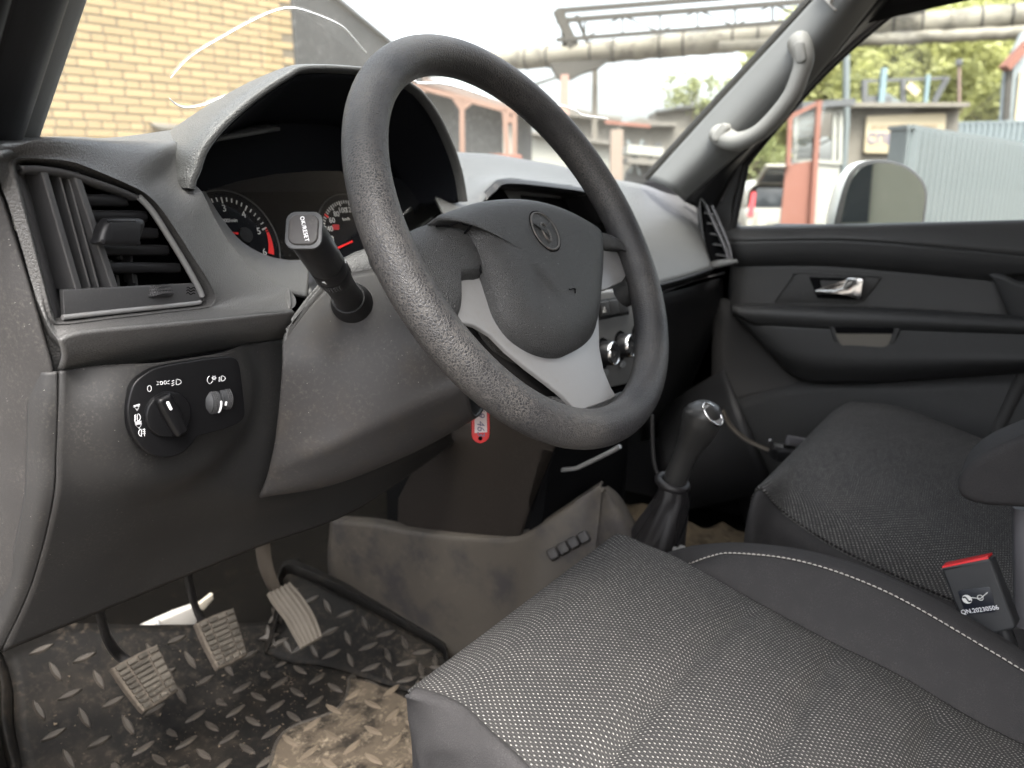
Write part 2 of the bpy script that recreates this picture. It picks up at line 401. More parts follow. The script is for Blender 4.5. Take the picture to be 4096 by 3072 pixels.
for _k, _v in SPEC.items(): MT[_k].node_tree.nodes['Principled BSDF'].inputs['Specular IOR Level'].default_value = _v
def wheel_mat():
    m, nt, b = newmat('wheel_rim_leatherette')
    tc = N(nt, 'ShaderNodeTexCoord'); oc = tc.outputs['Object']
    nz = N(nt, 'ShaderNodeTexNoise', i_Scale=120.0, i_Detail=2.0); nt.links.new(oc, nz.inputs['Vector'])
    add = N(nt, 'ShaderNodeMix', data_type='VECTOR'); add.inputs[0].default_value = 0.006
    nt.links.new(oc, add.inputs[4]); nt.links.new(nz.outputs['Color'], add.inputs[5])
    v = N(nt, 'ShaderNodeTexVoronoi', feature='DISTANCE_TO_EDGE', i_Scale=500.0); nt.links.new(add.outputs[1], v.inputs['Vector'])
    vein = ramp(nt, v.outputs[0], 0.16, 0.02)
    lo = N(nt, 'ShaderNodeTexNoise', i_Scale=14.0, i_Detail=3.0); nt.links.new(oc, lo.inputs['Vector'])
    f = mathn(nt, 'MULTIPLY', vein, ramp(nt, lo.outputs[0], 0.25, 0.65))
    f = mathn(nt, 'MULTIPLY', f, 0.42)
    nt.links.new(mixc(nt, f, (0.020, 0.020, 0.022), (0.17, 0.157, 0.14)), b.inputs['Base Color'])
    nt.links.new(mathn(nt, 'ADD', mathn(nt, 'MULTIPLY', vein, 0.3), 0.37), b.inputs['Roughness'])
    bp = N(nt, 'ShaderNodeBump', i_Strength=0.32, i_Distance=0.0008); nt.links.new(ramp(nt, v.outputs[0], 0.0, 0.3), bp.inputs['Height'])
    nt.links.new(bp.outputs[0], b.inputs['Normal']); return m
MT['wheel'] = wheel_mat()

def fabric_mat(name, dotcol, base, p=0.0048, q=0.0031, rad=0.00062, ribs=True):
    m, nt, b = newmat(name)
    tc = N(nt, 'ShaderNodeTexCoord'); sp = N(nt, 'ShaderNodeSeparateXYZ'); nt.links.new(tc.outputs['UV'], sp.inputs[0])
    u, v = sp.outputs[0], sp.outputs[1]
    row = mathn(nt, 'DIVIDE', v, q); fl = mathn(nt, 'FLOOR', row)
    odd = mathn(nt, 'MULTIPLY', mathn(nt, 'FLOORED_MODULO', fl, 2.0), 0.5)
    colm = mathn(nt, 'ADD', mathn(nt, 'DIVIDE', u, p), odd)
    fx = mathn(nt, 'MULTIPLY', mathn(nt, 'SUBTRACT', mathn(nt, 'FRACT', colm), 0.5), p)
    fy = mathn(nt, 'MULTIPLY', mathn(nt, 'SUBTRACT', mathn(nt, 'FRACT', row), 0.5), q*0.7)
    d = mathn(nt, 'SQRT', mathn(nt, 'ADD', mathn(nt, 'MULTIPLY', fx, fx), mathn(nt, 'MULTIPLY', fy, fy)))
    dot = ramp(nt, d, rad*1.15, rad*0.75)
    # each dot a slightly different thread
    wn = N(nt, 'ShaderNodeTexWhiteNoise', noise_dimensions='2D')
    cb = N(nt, 'ShaderNodeCombineXYZ'); nt.links.new(mathn(nt, 'FLOOR', colm), cb.inputs[0]); nt.links.new(fl, cb.inputs[1]); nt.links.new(cb.outputs[0], wn.inputs['Vector'])
    dotv = mathn(nt, 'MULTIPLY', dot, mathn(nt, 'ADD', mathn(nt, 'MULTIPLY', wn.outputs[0], 0.6), 0.4))
    rib = mathn(nt, 'ADD', mathn(nt, 'MULTIPLY', mathn(nt, 'SINE', mathn(nt, 'MULTIPLY', u, 2*pi/(p/2))), 0.5), 0.5)
    wr = mathn(nt, 'ADD', mathn(nt, 'MULTIPLY', mathn(nt, 'SINE', mathn(nt, 'MULTIPLY', v, 2*pi/(q/2.0))), 0.5), 0.5)
    nz = N(nt, 'ShaderNodeTexNoise', i_Scale=25.0, i_Detail=4.0); nt.links.new(tc.outputs['Object'], nz.inputs['Vector'])
    cbase = mixc(nt, mathn(nt, 'MULTIPLY', rib, mathn(nt, 'ADD', mathn(nt, 'MULTIPLY', wr, 0.6), 0.4)), tuple(x*0.45 for x in base), base)
    cbase = mixc(nt, mathn(nt, 'MULTIPLY', ramp(nt, nz.outputs[0], 0.4, 0.75), 0.06), cbase, (0.12, 0.11, 0.10))
    nt.links.new(mixc(nt, dotv, cbase, dotcol), b.inputs['Base Color'])
    b.inputs['Roughness'].default_value = 0.85; b.inputs['Specular IOR Level'].default_value = 0.2
    h = mathn(nt, 'ADD', mathn(nt, 'MULTIPLY', rib, 0.5), dot)
    bp = N(nt, 'ShaderNodeBump', i_Strength=0.5, i_Distance=0.0006); nt.links.new(h, bp.inputs['Height']); nt.links.new(bp.outputs[0], b.inputs['Normal'])
    return m
MT['fabric'] = fabric_mat('seat_dotted_cloth', (0.30, 0.29, 0.275), (0.046, 0.0452, 0.0452))

def glass_mat(name, dust, tint=(1, 1, 1), dcol=(0.75, 0.72, 0.62), spots=True):
    m, nt, b = newmat(name); nt.nodes.remove(b); out = nt.nodes['Material Output']
    tc = N(nt, 'ShaderNodeTexCoord'); oc = tc.outputs['Object']
    tr = N(nt, 'ShaderNodeBsdfTransparent'); tr.inputs[0].default_value = (*tint, 1)
    gl = N(nt, 'ShaderNodeBsdfGlossy'); gl.inputs['Roughness'].default_value = 0.02
    fr = N(nt, 'ShaderNodeFresnel'); fr.inputs[0].default_value = 1.35
    mx = N(nt, 'ShaderNodeMixShader'); nt.links.new(fr.outputs[0], mx.inputs[0]); nt.links.new(tr.outputs[0], mx.inputs[1]); nt.links.new(gl.outputs[0], mx.inputs[2])
    df = N(nt, 'ShaderNodeBsdfTranslucent'); df.inputs[0].default_value = (*dcol, 1)
    d2 = N(nt, 'ShaderNodeBsdfDiffuse'); d2.inputs[0].default_value = (*dcol, 1)
    dm = N(nt, 'ShaderNodeMixShader'); dm.inputs[0].default_value = 0.4; nt.links.new(df.outputs[0], dm.inputs[1]); nt.links.new(d2.outputs[0], dm.inputs[2])
    nz = N(nt, 'ShaderNodeTexNoise', i_Scale=420.0, i_Detail=4.0, i_Roughness=0.8); nt.links.new(oc, nz.inputs['Vector'])
    n2 = N(nt, 'ShaderNodeTexNoise', i_Scale=6.0, i_Detail=3.0); nt.links.new(oc, n2.inputs['Vector'])
    f = mathn(nt, 'MULTIPLY', ramp(nt, nz.outputs[0], 0.5, 0.8), dust*2.2)
    f = mathn(nt, 'ADD', mathn(nt, 'MULTIPLY', f, ramp(nt, n2.outputs[0], 0.3, 0.7)), dust*0.5)
    m2 = N(nt, 'ShaderNodeMixShader'); nt.links.new(f, m2.inputs[0]); nt.links.new(mx.outputs[0], m2.inputs[1]); nt.links.new(dm.outputs[0], m2.inputs[2])
    nt.links.new(m2.outputs[0], out.inputs[0]); return m
MT['windshield'] = glass_mat('windshield_dusty_glass', 0.105, (0.97, 1.0, 0.97))
MT['sideglass'] = glass_mat('door_glass', 0.05, (0.95, 0.99, 0.96))
MT['lens'] = glass_mat('cluster_lens', 0.004)

# ================================================================== car body shell
body = thing('car_body', 'dark interior shell of the car with grey pillar trims and pale headliner', 'car', (0, -0.2, 0.0))
L0 = at(112, 566, y=.30); L1 = at(300, 0, y=.20)           # inner edge of the left windshield pillar
R0 = at(2596, 727, y=.33); R1 = at(3263, 0, x=.555)        # inner edge of the right one
def edge_at(a, b, z): return a+(b-a)*((z-a.z)/(b.z-a.z))
ZT = 1.19
def wrow(z, inset=0.0):
    a = edge_at(L0, L1, z)+Vector((-.012, .012, 0)); b = edge_at(R0, R1, z)+Vector((.012, .012, 0)); bul = 0.26-0.10*(z-.79)/.4
    return [a.lerp(b, t)+Vector((0, bul*4*t*(1-t)*(1 if True else 0), 0)) for t in [i/10 for i in range(11)]]
ws = thing('windshield', 'dusty cracked windshield above the dashboard', 'windshield', (0, .5, .8))
loft('glass_pane', [wrow(z) for z in (.76, .9, 1.05, ZT)], MT['windshield'], ws, 2, 3, thick=0)
def on_ws(px, py):
    """where the sight line meets the windshield sheet"""
    r = ray(px, py); lo, hi = 0.2, 3.0
    def f(t):
        p = CAM+r*t; a = edge_at(L0, L1, p.z)+Vector((-.012, .012, 0)); b = edge_at(R0, R1, p.z)+Vector((.012, .012, 0))
        u = (p.x-a.x)/(b.x-a.x); bul = 0.26-0.10*(p.z-.79)/.4
        return p.y-(a.y+(b.y-a.y)*u+bul*4*u*(1-u))
    for _ in range(40):
        m = (lo+hi)/2
        if f(m) > 0: hi = m
        else: lo = m
    return CAM+r*lo
MT['crack'] = plastic('glass_crack', (0.9, 0.92, 0.94), 0.15)
for cpts, rads in (([(678, 312), (760, 225), (900, 140), (1010, 80), (1100, 42), (1170, 33), (1250, 55), (1340, 92), (1385, 125), (1440, 190), (1462, 212)], .0010),
              ([(675, 395), (700, 418), (740, 430), (810, 420), (880, 390), (925, 380), (958, 388)], .0010),
              ([(1604, 318), (1655, 324), (1670, 333), (1760, 335), (1850, 356), (1958, 394)], .0017),
              ([(2200, 418), (2250, 424), (2290, 440), (2325, 460), (2380, 468), (2430, 476)], .0013)):
    cv = curve([on_ws(*p)-Vector((0, .002, 0)) for p in cpts], 5); n = len(cv)
    tube('crack', cv, [rads*(0.35+0.65*sin(pi*min(1, max(0, i/(n-1))))**.5) for i in range(n)], MT['crack'], ws, 6)

# left pillar: inner trim, dark strip, outer seal
def pl(px, py, y): return at(px, py, y=y)
loft('pillar_trim', [[edge_at(L0, L1, z) for z in (.78, .84, .92, 1.05, 1.19)],
     [edge_at(L0, L1, z)+Vector((-.012, -.022, 0)) for z in (.78, .84, .92, 1.05, 1.19)],
     [edge_at(L0, L1, z)+Vector((-.044, -.040, 0)) for z in (.78, .84, .92, 1.05, 1.19)]], MT['pillar'], body, 4, 4, .006, flip=True)
loft('pillar_trim', [[edge_at(L0, L1, z)+Vector((-.040, -.052, 0)) for z in (.78, .84, .92, 1.05, 1.19)],
     [edge_at(L0, L1, z)+Vector((-.055, -.080, 0)) for z in (.78, .84, .92, 1.05, 1.19)],
     [edge_at(L0, L1, z)+Vector((-.085, -.095, 0)) for z in (.78, .84, .92, 1.05, 1.19)]], MT['seal'], body, 4, 4, .012, flip=True, label='black inner strip of the left pillar')
tube('door_seal', [edge_at(L0, L1, z)+Vector((-.096, -.115, 0)) for z in (.74, .84, .92, 1.05, 1.2)], .013, MT['seal'], body, 10)
tube('door_seal', [edge_at(L0, L1, z)+Vector((-.125, -.125, 0)) for z in (.74, .84, .92, 1.05, 1.2)], .018, MT['shroud'], body, 10)
# right pillar
RF = [(2600, 723), (2770, 535), (2938, 352), (3100, 177), (3263, 0), (3400, -150)]
RM = [(2680, 752), (2850, 585), (3020, 410), (3185, 240), (3340, 60), (3475, -90)]
RR_ = [(2735, 800), (2915, 640), (3090, 490), (3262, 300), (3425, 90), (3548, -70)]
xs = [.60, .592, .583, .573, .563, .555]
FRW = [(2920, 935), (2962, 760), (2988, 632), (3128, 470), (3280, 300), (3462, 130), (3655, -20), (3790, -110)]
loft('pillar_trim', [[at(*p, x=x+.004) for p, x in zip(RF, xs)], [at(*p, x=x-.004) for p, x in zip(RM, xs)], [at(*p, x=x+.045) for p, x in zip(RR_, xs)]], MT['pillar'], body, 5, 5, .006)
tube('windshield_seal', [at(px-16, py-12, x=x+.006) for (px, py), x in zip(RF, xs)], .0075, MT['seal'], body, 8)
def sub(l, n):
    c = curve([Vector((*p, 0)) for p in l], 12); return [c[round(i*(len(c)-1)/(n-1))] for i in range(n)]
f6 = sub([(2860, 870), (2935, 720), (2988, 632), (3128, 470), (3280, 300), (3462, 130), (3655, -20)], 6)
loft('door_aperture_trim', [[at(*p, x=x+.046) for p, x in zip(RR_, xs)], [at(p.x-14, p.y-14, x=.69) for p in f6]], MT['seal'], body, 5, 3, .006)
gh = thing('grab_handle', 'pale grey grab handle on the right windshield pillar', 'grab handle', at(2900, 540, x=.58))
hp = [(2868, 520), (2895, 548), (2950, 566), (3030, 535), (3100, 470), (3165, 385), (3200, 300), (3216, 235), (3203, 185), (3190, 165)]
hx = [.585, .572, .556, .545, .541, .540, .542, .548, .557, .568]
hv = curve([at(*p, x=x) for p, x in zip(hp, hx)], 5); nh = len(hv)
tube('grip', hv, [.0180+.0085*(1-min(1, min(i, nh-1-i)/14))-.012*(1-min(1, min(i, nh-1-i)/3)) for i in range(nh)], MT['handle'], gh, 16, sq=.85)
for px, py, xx, an in ((2892, 532, .566, 40), (3209, 215, .543, -15)):
    c = at(px, py, x=xx); o2 = [c+Vector((0, u*cos(radians(an))-v*sin(radians(an)), u*sin(radians(an))+v*cos(radians(an)))) for u, v in rr(.009, .019, .008)]
    prism('screw_cover', o2, (-.0195, 0, 0), MT['handle'], gh, .004)
# roof and the rest of the cabin
def roofrow(y, z, half): return [Vector((x*half, y, z-.05*abs(x)**3)) for x in (-1, -.8, -.5, 0, .5, .8, 1)]
loft('headliner', [roofrow(-.02, 1.175, .60), roofrow(-.25, 1.235, .64), roofrow(-.8, 1.27, .66), roofrow(-1.6, 1.27, .66), roofrow(-2.3, 1.23, .62)], MT['headliner'], body, 3, 3, .02)
prism('headliner', [at(3335, 40, x=.545), at(3425, 85, x=.60), at(3470, 20, x=.61), at(3560, -90, x=.62), at(3420, -160, x=.55), at(3275, -25, x=.545)], (.0, .008, .012), MT['headliner'], body)
loft('roof_rail', [[Vector((.61, .02, 1.15)), Vector((.655, -.4, 1.22)), Vector((.66, -1.2, 1.22)), Vector((.64, -2.3, 1.18))],
                   [Vector((.67, .0, 1.09)), Vector((.70, -.4, 1.13)), Vector((.705, -1.2, 1.14)), Vector((.70, -2.3, 1.1))]], MT['seal'], body, 4, 2, .02)
loft('roof_rail', [[Vector((-.58, .0, 1.15)), Vector((-.655, -.4, 1.22)), Vector((-.66, -1.2, 1.22)), Vector((-.64, -2.3, 1.18))],
                   [Vector((-.64, .0, 1.12)), Vector((-.70, -.4, 1.15)), Vector((-.705, -1.2, 1.15)), Vector((-.70, -2.3, 1.1))]], MT['seal'], body, 4, 2, .02)
for sx in (-1, 1):
    bar('centre_pillar', (sx*.73, -.78, .0), (sx*.69, -.86, 1.2), .10, .05, MT['pillard'], body, .01, up=Vector((1, 0, 0)))
    bar('rear_pillar', (sx*.73, -1.75, .0), (sx*.66, -1.95, 1.2), .12, .05, MT['pillard'], body, .01, up=Vector((1, 0, 0)))
    box('rear_door_panel', (sx*.735, -1.28, .36), (.05, .9, .72), MT['door'], body, bev=.01)
box('tailgate', (0, -2.3, .40), (1.4, .06, .8), MT['door'], body, bev=.01)
box('rear_bench', (0, -1.75, .35), (1.3, .5, .5), MT['bolster'], body, bev=.06)
# floor, firewall
FZ = .08
TOE = (Vector((0, .60, FZ)), Vector((0, -sin(radians(30)), cos(radians(30)))))
loft('floor_pan', [[Vector((x, y, z)) for x in (-.72, -.3, 0, .3, .74)] for y, z in ((-2.3, .06), (-1, .06), (-.4, .06), (.0, .06), (.5, .05), (.86, .04), (.97, .12), (1.0, .7))], MT['carpet'], body, 2, 1, .01, sharp=30)
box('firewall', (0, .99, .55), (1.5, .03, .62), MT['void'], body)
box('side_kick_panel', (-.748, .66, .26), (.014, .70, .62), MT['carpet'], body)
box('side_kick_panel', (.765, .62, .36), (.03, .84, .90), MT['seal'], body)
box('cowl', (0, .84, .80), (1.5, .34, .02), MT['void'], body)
# door sill on the driver's side
prism('door_sill', [Vector((-.74, -.75, .02)), Vector((-.655, -.75, .02)), Vector((-.64, -.75, .105)), Vector((-.66, -.75, .125)), Vector((-.74, -.75, .12))], (0, 1.45, 0), MT['carpet'], body, .006)
box('sill_plate', (-.705, -.1, .129), (.05, 1.3, .010), MT['pillard'], body, bev=.003)

# ================================================================== dashboard
dash = thing('dashboard', 'charcoal grained dashboard running across the whole cabin', 'dashboard', (0, .35, .30))
def Yd(px): return .145+.000045*px
A = [(75, 655), (160, 660), (260, 675), (360, 705), (480, 748), (545, 775), (600, 835), (660, 925), (730, 1040), (790, 1145), (812, 1185), (806, 1203), (785, 1211), (640, 1226), (440, 1246), (240, 1269), (216, 1256), (180, 1130), (130, 930), (95, 780), (70, 690)]
Bq = [(46, 634), (160, 628), (285, 640), (392, 676), (502, 720), (578, 765), (638, 822), (702, 912), (772, 1022), (838, 1125), (862, 1178), (858, 1212), (820, 1232), (650, 1252), (440, 1276), (248, 1298), (198, 1278), (160, 1140), (108, 940), (66, 790), (40, 690)]
Cq = [(-14, 590, .118), (125, 572, .165), (300, 565, .20), (490, 563, .235), (690, 563, .25), (718, 640, .235), (748, 715, .22), (806, 766, .205), (862, 880, .205), (930, 992, .205), (1040, 1106, .20), (1164, 1166, .195), (1166, 1236, .165), (960, 1258, .158), (640, 1288, .147), (318, 1318, .140), (226, 1350, .140), (148, 1195, .150), (90, 1000, .150), (33, 816, .147), (4, 735, .142)]
ringA = [at(*p, y=Yd(p[0])+.010) for p in A]; ringB = [at(*p, y=Yd(p[0])-.004) for p in Bq]; ringC = [at(p[0], p[1], y=p[2]) for p in Cq]
mid1 = [a.lerp(b, .75)+Vector((0, -.004, 0)) for a, b in zip(ringA, ringB)]
mid2 = []
for (i, (b, c)) in enumerate(zip(ringB, ringC)):
    m = b.lerp(c, .5)
    if i in (1, 2, 3, 4): m += Vector((0, -.012, .006))      # crown above the vent
    mid2.append(m)
loft('upper_panel', [ringA, mid1, ringB, mid2, ringC], MT['dash'], dash, 5, 4, 0, closed=True)
# top of the dash running forward to the glass, and the roll under the ridge
def ctop(px, py, y): return at(px, py, y=y)
cr1 = [at(-14, 590, y=.118), at(125, 572, y=.165), at(300, 565, y=.20), at(490, 563, y=.235), at(690, 563, y=.25), Vector((-.38, .30, .862))]
loft('top_pad', [[p+Vector((0, -.002, -.002)) for p in cr1], [p+Vector((.0, .10, .004)) for p in cr1], [Vector((p.x*.95, .40+.15*(1-abs(p.x)/.7), .800)) for p in cr1]], MT['dash_top'], dash, 5, 4, .004)
ridge = [at(226, 1350, y=.140), at(318, 1318, y=.140), at(640, 1288, y=.147), at(960, 1258, y=.158), at(1166, 1236, y=.165)]
seam = [at(228, 1476, y=.165), at(330, 1462, y=.175), at(640, 1419, y=.185), at(920, 1376, y=.195), at(1140, 1344, y=.205)]
mids = [(a*.5+b*.5)+Vector((0, -.006, 0)) for a, b in zip(ridge, seam)]
loft('lower_roll', [ridge, mids, seam], MT['dash'], dash, 5, 5, .004)
prism('end_facet', [at(140, 1170, y=.160), at(232, 1346, y=.147), at(246, 1400, y=.166), at(236, 1482, y=.172), at(196, 1482, y=.172), at(160, 1300, y=.166)], (0, .012, 0), MT['dash'], dash)
rend = [ringC[11], ringC[12], seam[-1]]
loft('roll_end', [rend, [p+Vector((.03, .06, 0)) for p in rend]], MT['dash'], dash, 4, 2, .003)
# knee panel with the swelling round the light switch
KR = [[(228, 1484, .158), (500, 1447, .172), (800, 1404, .184), (1125, 1358, .196), (1450, 1340, .23), (1800, 1330, .26)],
      [(228, 1620, .158), (500, 1590, .168), (800, 1560, .182), (1120, 1530, .196), (1450, 1500, .23), (1800, 1480, .26)],
      [(222, 1800, .166), (500, 1790, .174), (800, 1770, .186), (1100, 1760, .20), (1450, 1720, .24), (1800, 1640, .27)],
      [(205, 2020, .180), (480, 1990, .184), (780, 1940, .195), (1065, 1950, .215), (1430, 1870, .25), (1800, 1715, .28)],
      [(120, 2340, .235), (420, 2250, .232), (750, 2130, .24), (1060, 2060, .25), (1420, 1945, .27), (1800, 1745, .30)],
      [(4, 2592, .285), (400, 2432, .275), (720, 2302, .275), (1060, 2165, .28), (1420, 2030, .29), (1810, 1765, .31)]]
SWP = at(745, 1640, y=.155)
def bulge(p):
    d = hypot((p.x-SWP.x)*0.85, p.z-SWP.z); return p+Vector((0, -.020*(1-ss(.045, .082, d)), 0))
loft('knee_panel', [[at(a, b, y=c) for a, b, c in r] for r in KR], MT['dash_smooth'], dash, 8, 7, .004, fn=bulge)
loft('knee_panel_lip', [[at(a, b, y=c) for a, b, c in KR[5]], [at(a, b, y=c)+Vector((0, .05, .03)) for a, b, c in KR[5]]], MT['dash_smooth'], dash, 6, 2, .004)
ledge = [at(228, 1484, y=.158), at(228, 1620, y=.158), at(222, 1800, y=.166), at(205, 2020, y=.180), at(120, 2340, y=.235), at(4, 2592, y=.285)]
loft('panel_edge', [ledge, [p+Vector((-.006, .004, 0)) for p in ledge], [p+Vector((-.008, .02, 0)) for p in ledge]], MT['dash_smooth'], dash, 6, 4, .002, label='worn light edge of the knee panel')
scr = [at(px, py, y=.232) for px, py in ((222, 2208), (260, 2180), (330, 2200), (370, 2225))]
for k in range(5):
    c = at(270+k*30, 2200+k*12+(k % 2)*8, y=.2325-.0006*k); e = c+Vector((.004, -.0012, .011))
    tube('scuff', curve([c, (c+e)/2+Vector((.003, 0, 0)), e, c+Vector((.008, 0, .004))], 4), .00022, MT['threaddk'], dash, 5)
# end cap facing the open door
ES = [(-20, 600), (2, 735), (33, 816), (90, 1000), (148, 1195), (190, 1348), (222, 1470), (228, 1620), (222, 1800), (200, 2020), (118, 2340), (-2, 2592)]
esx = [-.712, -.706, -.703, -.7, -.698, -.696, -.694, -.694, -.694, -.696, -.70, -.705]
e0 = [at(px-6, py, x=x) for (px, py), x in zip(ES, esx)]
loft('end_cap', [e0, [p+Vector((-.008, .012, 0)) for p in e0], [p+Vector((-.016, .05, 0)) for p in e0], [p+Vector((-.012, .14, -.005)) for p in e0]], MT['endcap'], dash, 5, 5, .004)

# ---- left air vent
vent = dash
VP = lambda px, py, dy=0.0: at(px, py, y=Yd(px)+dy)
vw = [[VP(px, py, .010) for px, py in A], [VP(px, py, .055)+Vector((.012, 0, 0)) for px, py in A]]
vt = loft('air_vent', vw, MT['vent'], dash, 4, 2, .002, closed=True, flip=True, label='left air vent with slanted louvres')
cen = sum(vw[1], Vector())/len(vw[1])
prism('vent_back', [p for p in vw[1]], (0, .004, 0), MT['void'], vt)
# frame: left post, top bar, divider, lower plate
def vbar(name, a, b, wd, d0, d1, mat, bev=.0012, **k):
    """a flat bar across the vent from pixel a to pixel b, wd pixels wide"""
    (ax, ay), (bx, by) = a, b; t = Vector((bx-ax, by-ay)); nrm = Vector((-t.y, t.x)).normalized()*wd/2
    pts = [VP(ax+nrm.x, ay+nrm.y, d1), VP(bx+nrm.x, by+nrm.y, d1), VP(bx-nrm.x, by-nrm.y, d1), VP(ax-nrm.x, ay-nrm.y, d1)]
    return prism(name, pts, (0, d0-d1, 0), mat, vt, bev, 2, **k)
vbar('vent_post', (98, 688), (238, 1150), 30, .004, .030, MT['vent'])
vbar('vent_post', (225, 694), (385, 1150), 30, .004, .030, MT['vent'])
vbar('vane', (136, 690), (268, 1150), 11, .012, .045, MT['vent'])
vbar('vane', (172, 694), (302, 1150), 11, .012, .045, MT['vent'])
tb = [VP(*p) for p in ((76, 660), (160, 662), (258, 677), (360, 708), (480, 750), (548, 778))]
tb2 = [VP(*p, .006) for p in ((80, 684), (165, 687), (262, 700), (365, 733), (482, 772), (540, 796))]
loft('vent_top_bar', [tb, tb2, [p+Vector((0, .03, .003)) for p in tb2]], MT['vent'], vt, 4, 2, .002)
for (x0, y0, x1) in ((300, 778, 498), (322, 842, 575), (345, 910, 618), (372, 978, 660), (402, 1050, 706)):
    rise = 0.0
    top = [VP(x0, y0+10, .012), VP(x0+8, y0+2, .010), VP(x0+24, y0, .009), VP(x0+70, y0, .009), VP(x1-10, y0+3, .009), VP(x1, y0+8, .010)]
    bot = [p+Vector((.004, .006, -.0075)) for p in top]
    loft('louvre', [top, [p+Vector((0, -.001, -.004)) for p in top], bot, [p+Vector((0, .03, .006)) for p in bot]], MT['black'], vt, 3, 2, .0010)
for x, y in ((372, 890), (400, 895), (460, 960), (500, 962), (455, 1120), (528, 1118), (428, 1060), (510, 1055)):
    a = VP(x, y, .03); bar('rear_vane', a+Vector((0, 0, .004)), a+Vector((0, 0, -.014)), .0018, .012, MT['vent'], vt, up=Vector((0, 1, 0)))
# slider
sl = [VP(370, 978, -.004), VP(368, 950, -.004), VP(382, 905, -.004), VP(400, 880, -.004), VP(425, 872, -.004), VP(530, 872, -.004), VP(552, 882, -.004), VP(556, 900, -.004), VP(545, 930, -.004), VP(535, 965, -.004), VP(525, 980, -.004)]
prism('slider', curve(sl, 3, True), (0, -.010, 0), MT['black'], vt, .004, 4)
prism('slider_insert', [VP(425, 878, -.0138), VP(540, 879, -.0138), VP(538, 893, -.0138), VP(430, 894, -.0138)], (0, -.0012, 0), MT['gloss'], vt, .0004)
# lower plate with thumb wheel
prism('vent_plate', [VP(238, 1158, .004), VP(390, 1150, .004), VP(775, 1131, .004), VP(806, 1190, .004), VP(780, 1209, .004), VP(640, 1224, .004), VP(440, 1244, .004), VP(245, 1266, .004)], (0, -.004, 0), MT['vent'], vt, .001)
c = VP(618, 1174, .006); ax = Vector((0.0, .35, 1)).normalized()
lathe('thumb_wheel', [(.0112, -.0042), (.0122, -.0036), (.0122, .0036), (.0112, .0042)], c, ax, MT['black'], vt, 48)
bm = bmesh.new(); a1, a2 = frame_of(ax)
for k in range(48):
    for hh in (-.0024, 0, .0024):
        box_bm(c+ax*hh+(a1*cos(2*pi*k/48)+a2*sin(2*pi*k/48))*.0123, (.0011, .0011, .0015), bm=bm)
put('knurling', me_from(bm), MT['vent'], vt, kind='stuff')
for a, b in (((475, 1168), (505, 1198)), ((503, 1170), (477, 1196))): tube('closed_mark', [VP(*a, -.0002), VP(*b, -.0002)], .0004, MT['emblem'], vt, 6)
for k in range(3): tube('open_mark', curve([VP(745, 1152+k*11, -.0003), VP(752, 1148+k*11, -.0003), VP(762, 1156+k*11, -.0003), VP(772, 1150+k*11, -.0003), VP(780, 1153+k*11, -.0003)], 3), .0005, MT['void'], vt, 6)
# bright trim along right and bottom
ct = curve([VP(px, py, -.001) for px, py in ((556, 788), (605, 840), (664, 930), (733, 1043), (792, 1148), (808, 1185))], 5)
tube('vent_trim', ct, .0024, MT['silver'], vt, 8)
ct = curve([VP(px, py, -.001) for px, py in ((800, 1206), (785, 1212), (640, 1228), (440, 1249), (250, 1270))], 5)
tube('vent_trim', ct, .0018, MT['silver'], vt, 8)

# ---- light switch
SWN = Vector((-.10, -1, .06)).normalized()
SWPL = (at(745, 1640, y=.135), SWN)
def sw(px, py, h=0.0): return at(px, py, pl=SWPL)+SWN*h
bz = [(507, 1600), (530, 1530), (590, 1482), (650, 1462), (730, 1448), (820, 1434), (900, 1427), (935, 1432), (952, 1460), (962, 1530), (972, 1620), (972, 1662), (950, 1690), (900, 1712), (820, 1735), (785, 1745), (765, 1770), (730, 1805), (670, 1828), (610, 1820), (560, 1790), (520, 1730), (503, 1660)]
swp = prism('light_switch', curve([sw(*p, -.004) for p in bz], 4, True), SWN*.007, MT['switch'], dash, .0012, 3, label='black light switch plate with white symbols')
KC = at(660, 1654, pl=SWPL); kx = (sw(753, 1640)-sw(553, 1660)).normalized(); ky = SWN.cross(kx); ky = ky if ky.z > 0 else -ky
lathe('rotary_knob', [(.0165, .0), (.0165, .004), (.0157, .005), (.012, .0055), (0, .0055)], KC+SWN*.002, SWN, MT['switch'], swp, 48)
kd = Vector((-.42, .91)).normalized(); kn = Vector((.91, .42)).normalized()
def K(u, v, h): return KC+kx*(kd.x*u+kn.x*v)+ky*(kd.y*u+kn.y*v)+SWN*h
grip = [(.0150, -.0048), (.0160, 0), (.0150, .0054), (.008, .0062), (-.008, .0058), (-.0155, .0048), (-.0162, 0), (-.0155, -.004), (-.008, -.0052), (.008, -.0058)]
prism('knob_grip', curve([K(u, v, .005) for u, v in grip], 4, True), SWN*.009, MT['switch'], swp, .0028, 4)
prism('knob_mark', [K(u+.0085, v, .0139) for u, v in rr(.0034, .0010, .0009)], SWN*.0004, MT['white'], swp)
def stroke(pts, col='white', r=.00017, closed=False): tube('symbol', [sw(px, py, .0033) for px, py in pts], r, MT[col], swp, 5, closed=closed)
def arc(cx, cy_, rx, ry, a0, a1, n=9): return [(cx+rx*cos(radians(a0+(a1-a0)*i/n)), cy_+ry*sin(radians(a0+(a1-a0)*i/n))) for i in range(n+1)]
stroke(arc(589, 1552, 8, 12, 0, 330, 11), closed=True)
stroke(arc(637, 1530, 5, 7, 0, 330, 9), closed=True); stroke(arc(652, 1528, 5, 7, 0, 330, 9), closed=True)
for dx, s in ((626, -1), (661, 1)):
    for dy in (-7, 7): stroke([(dx, 1530+dy*.5-s*1), (dx+s*8, 1529+dy-s*2)])
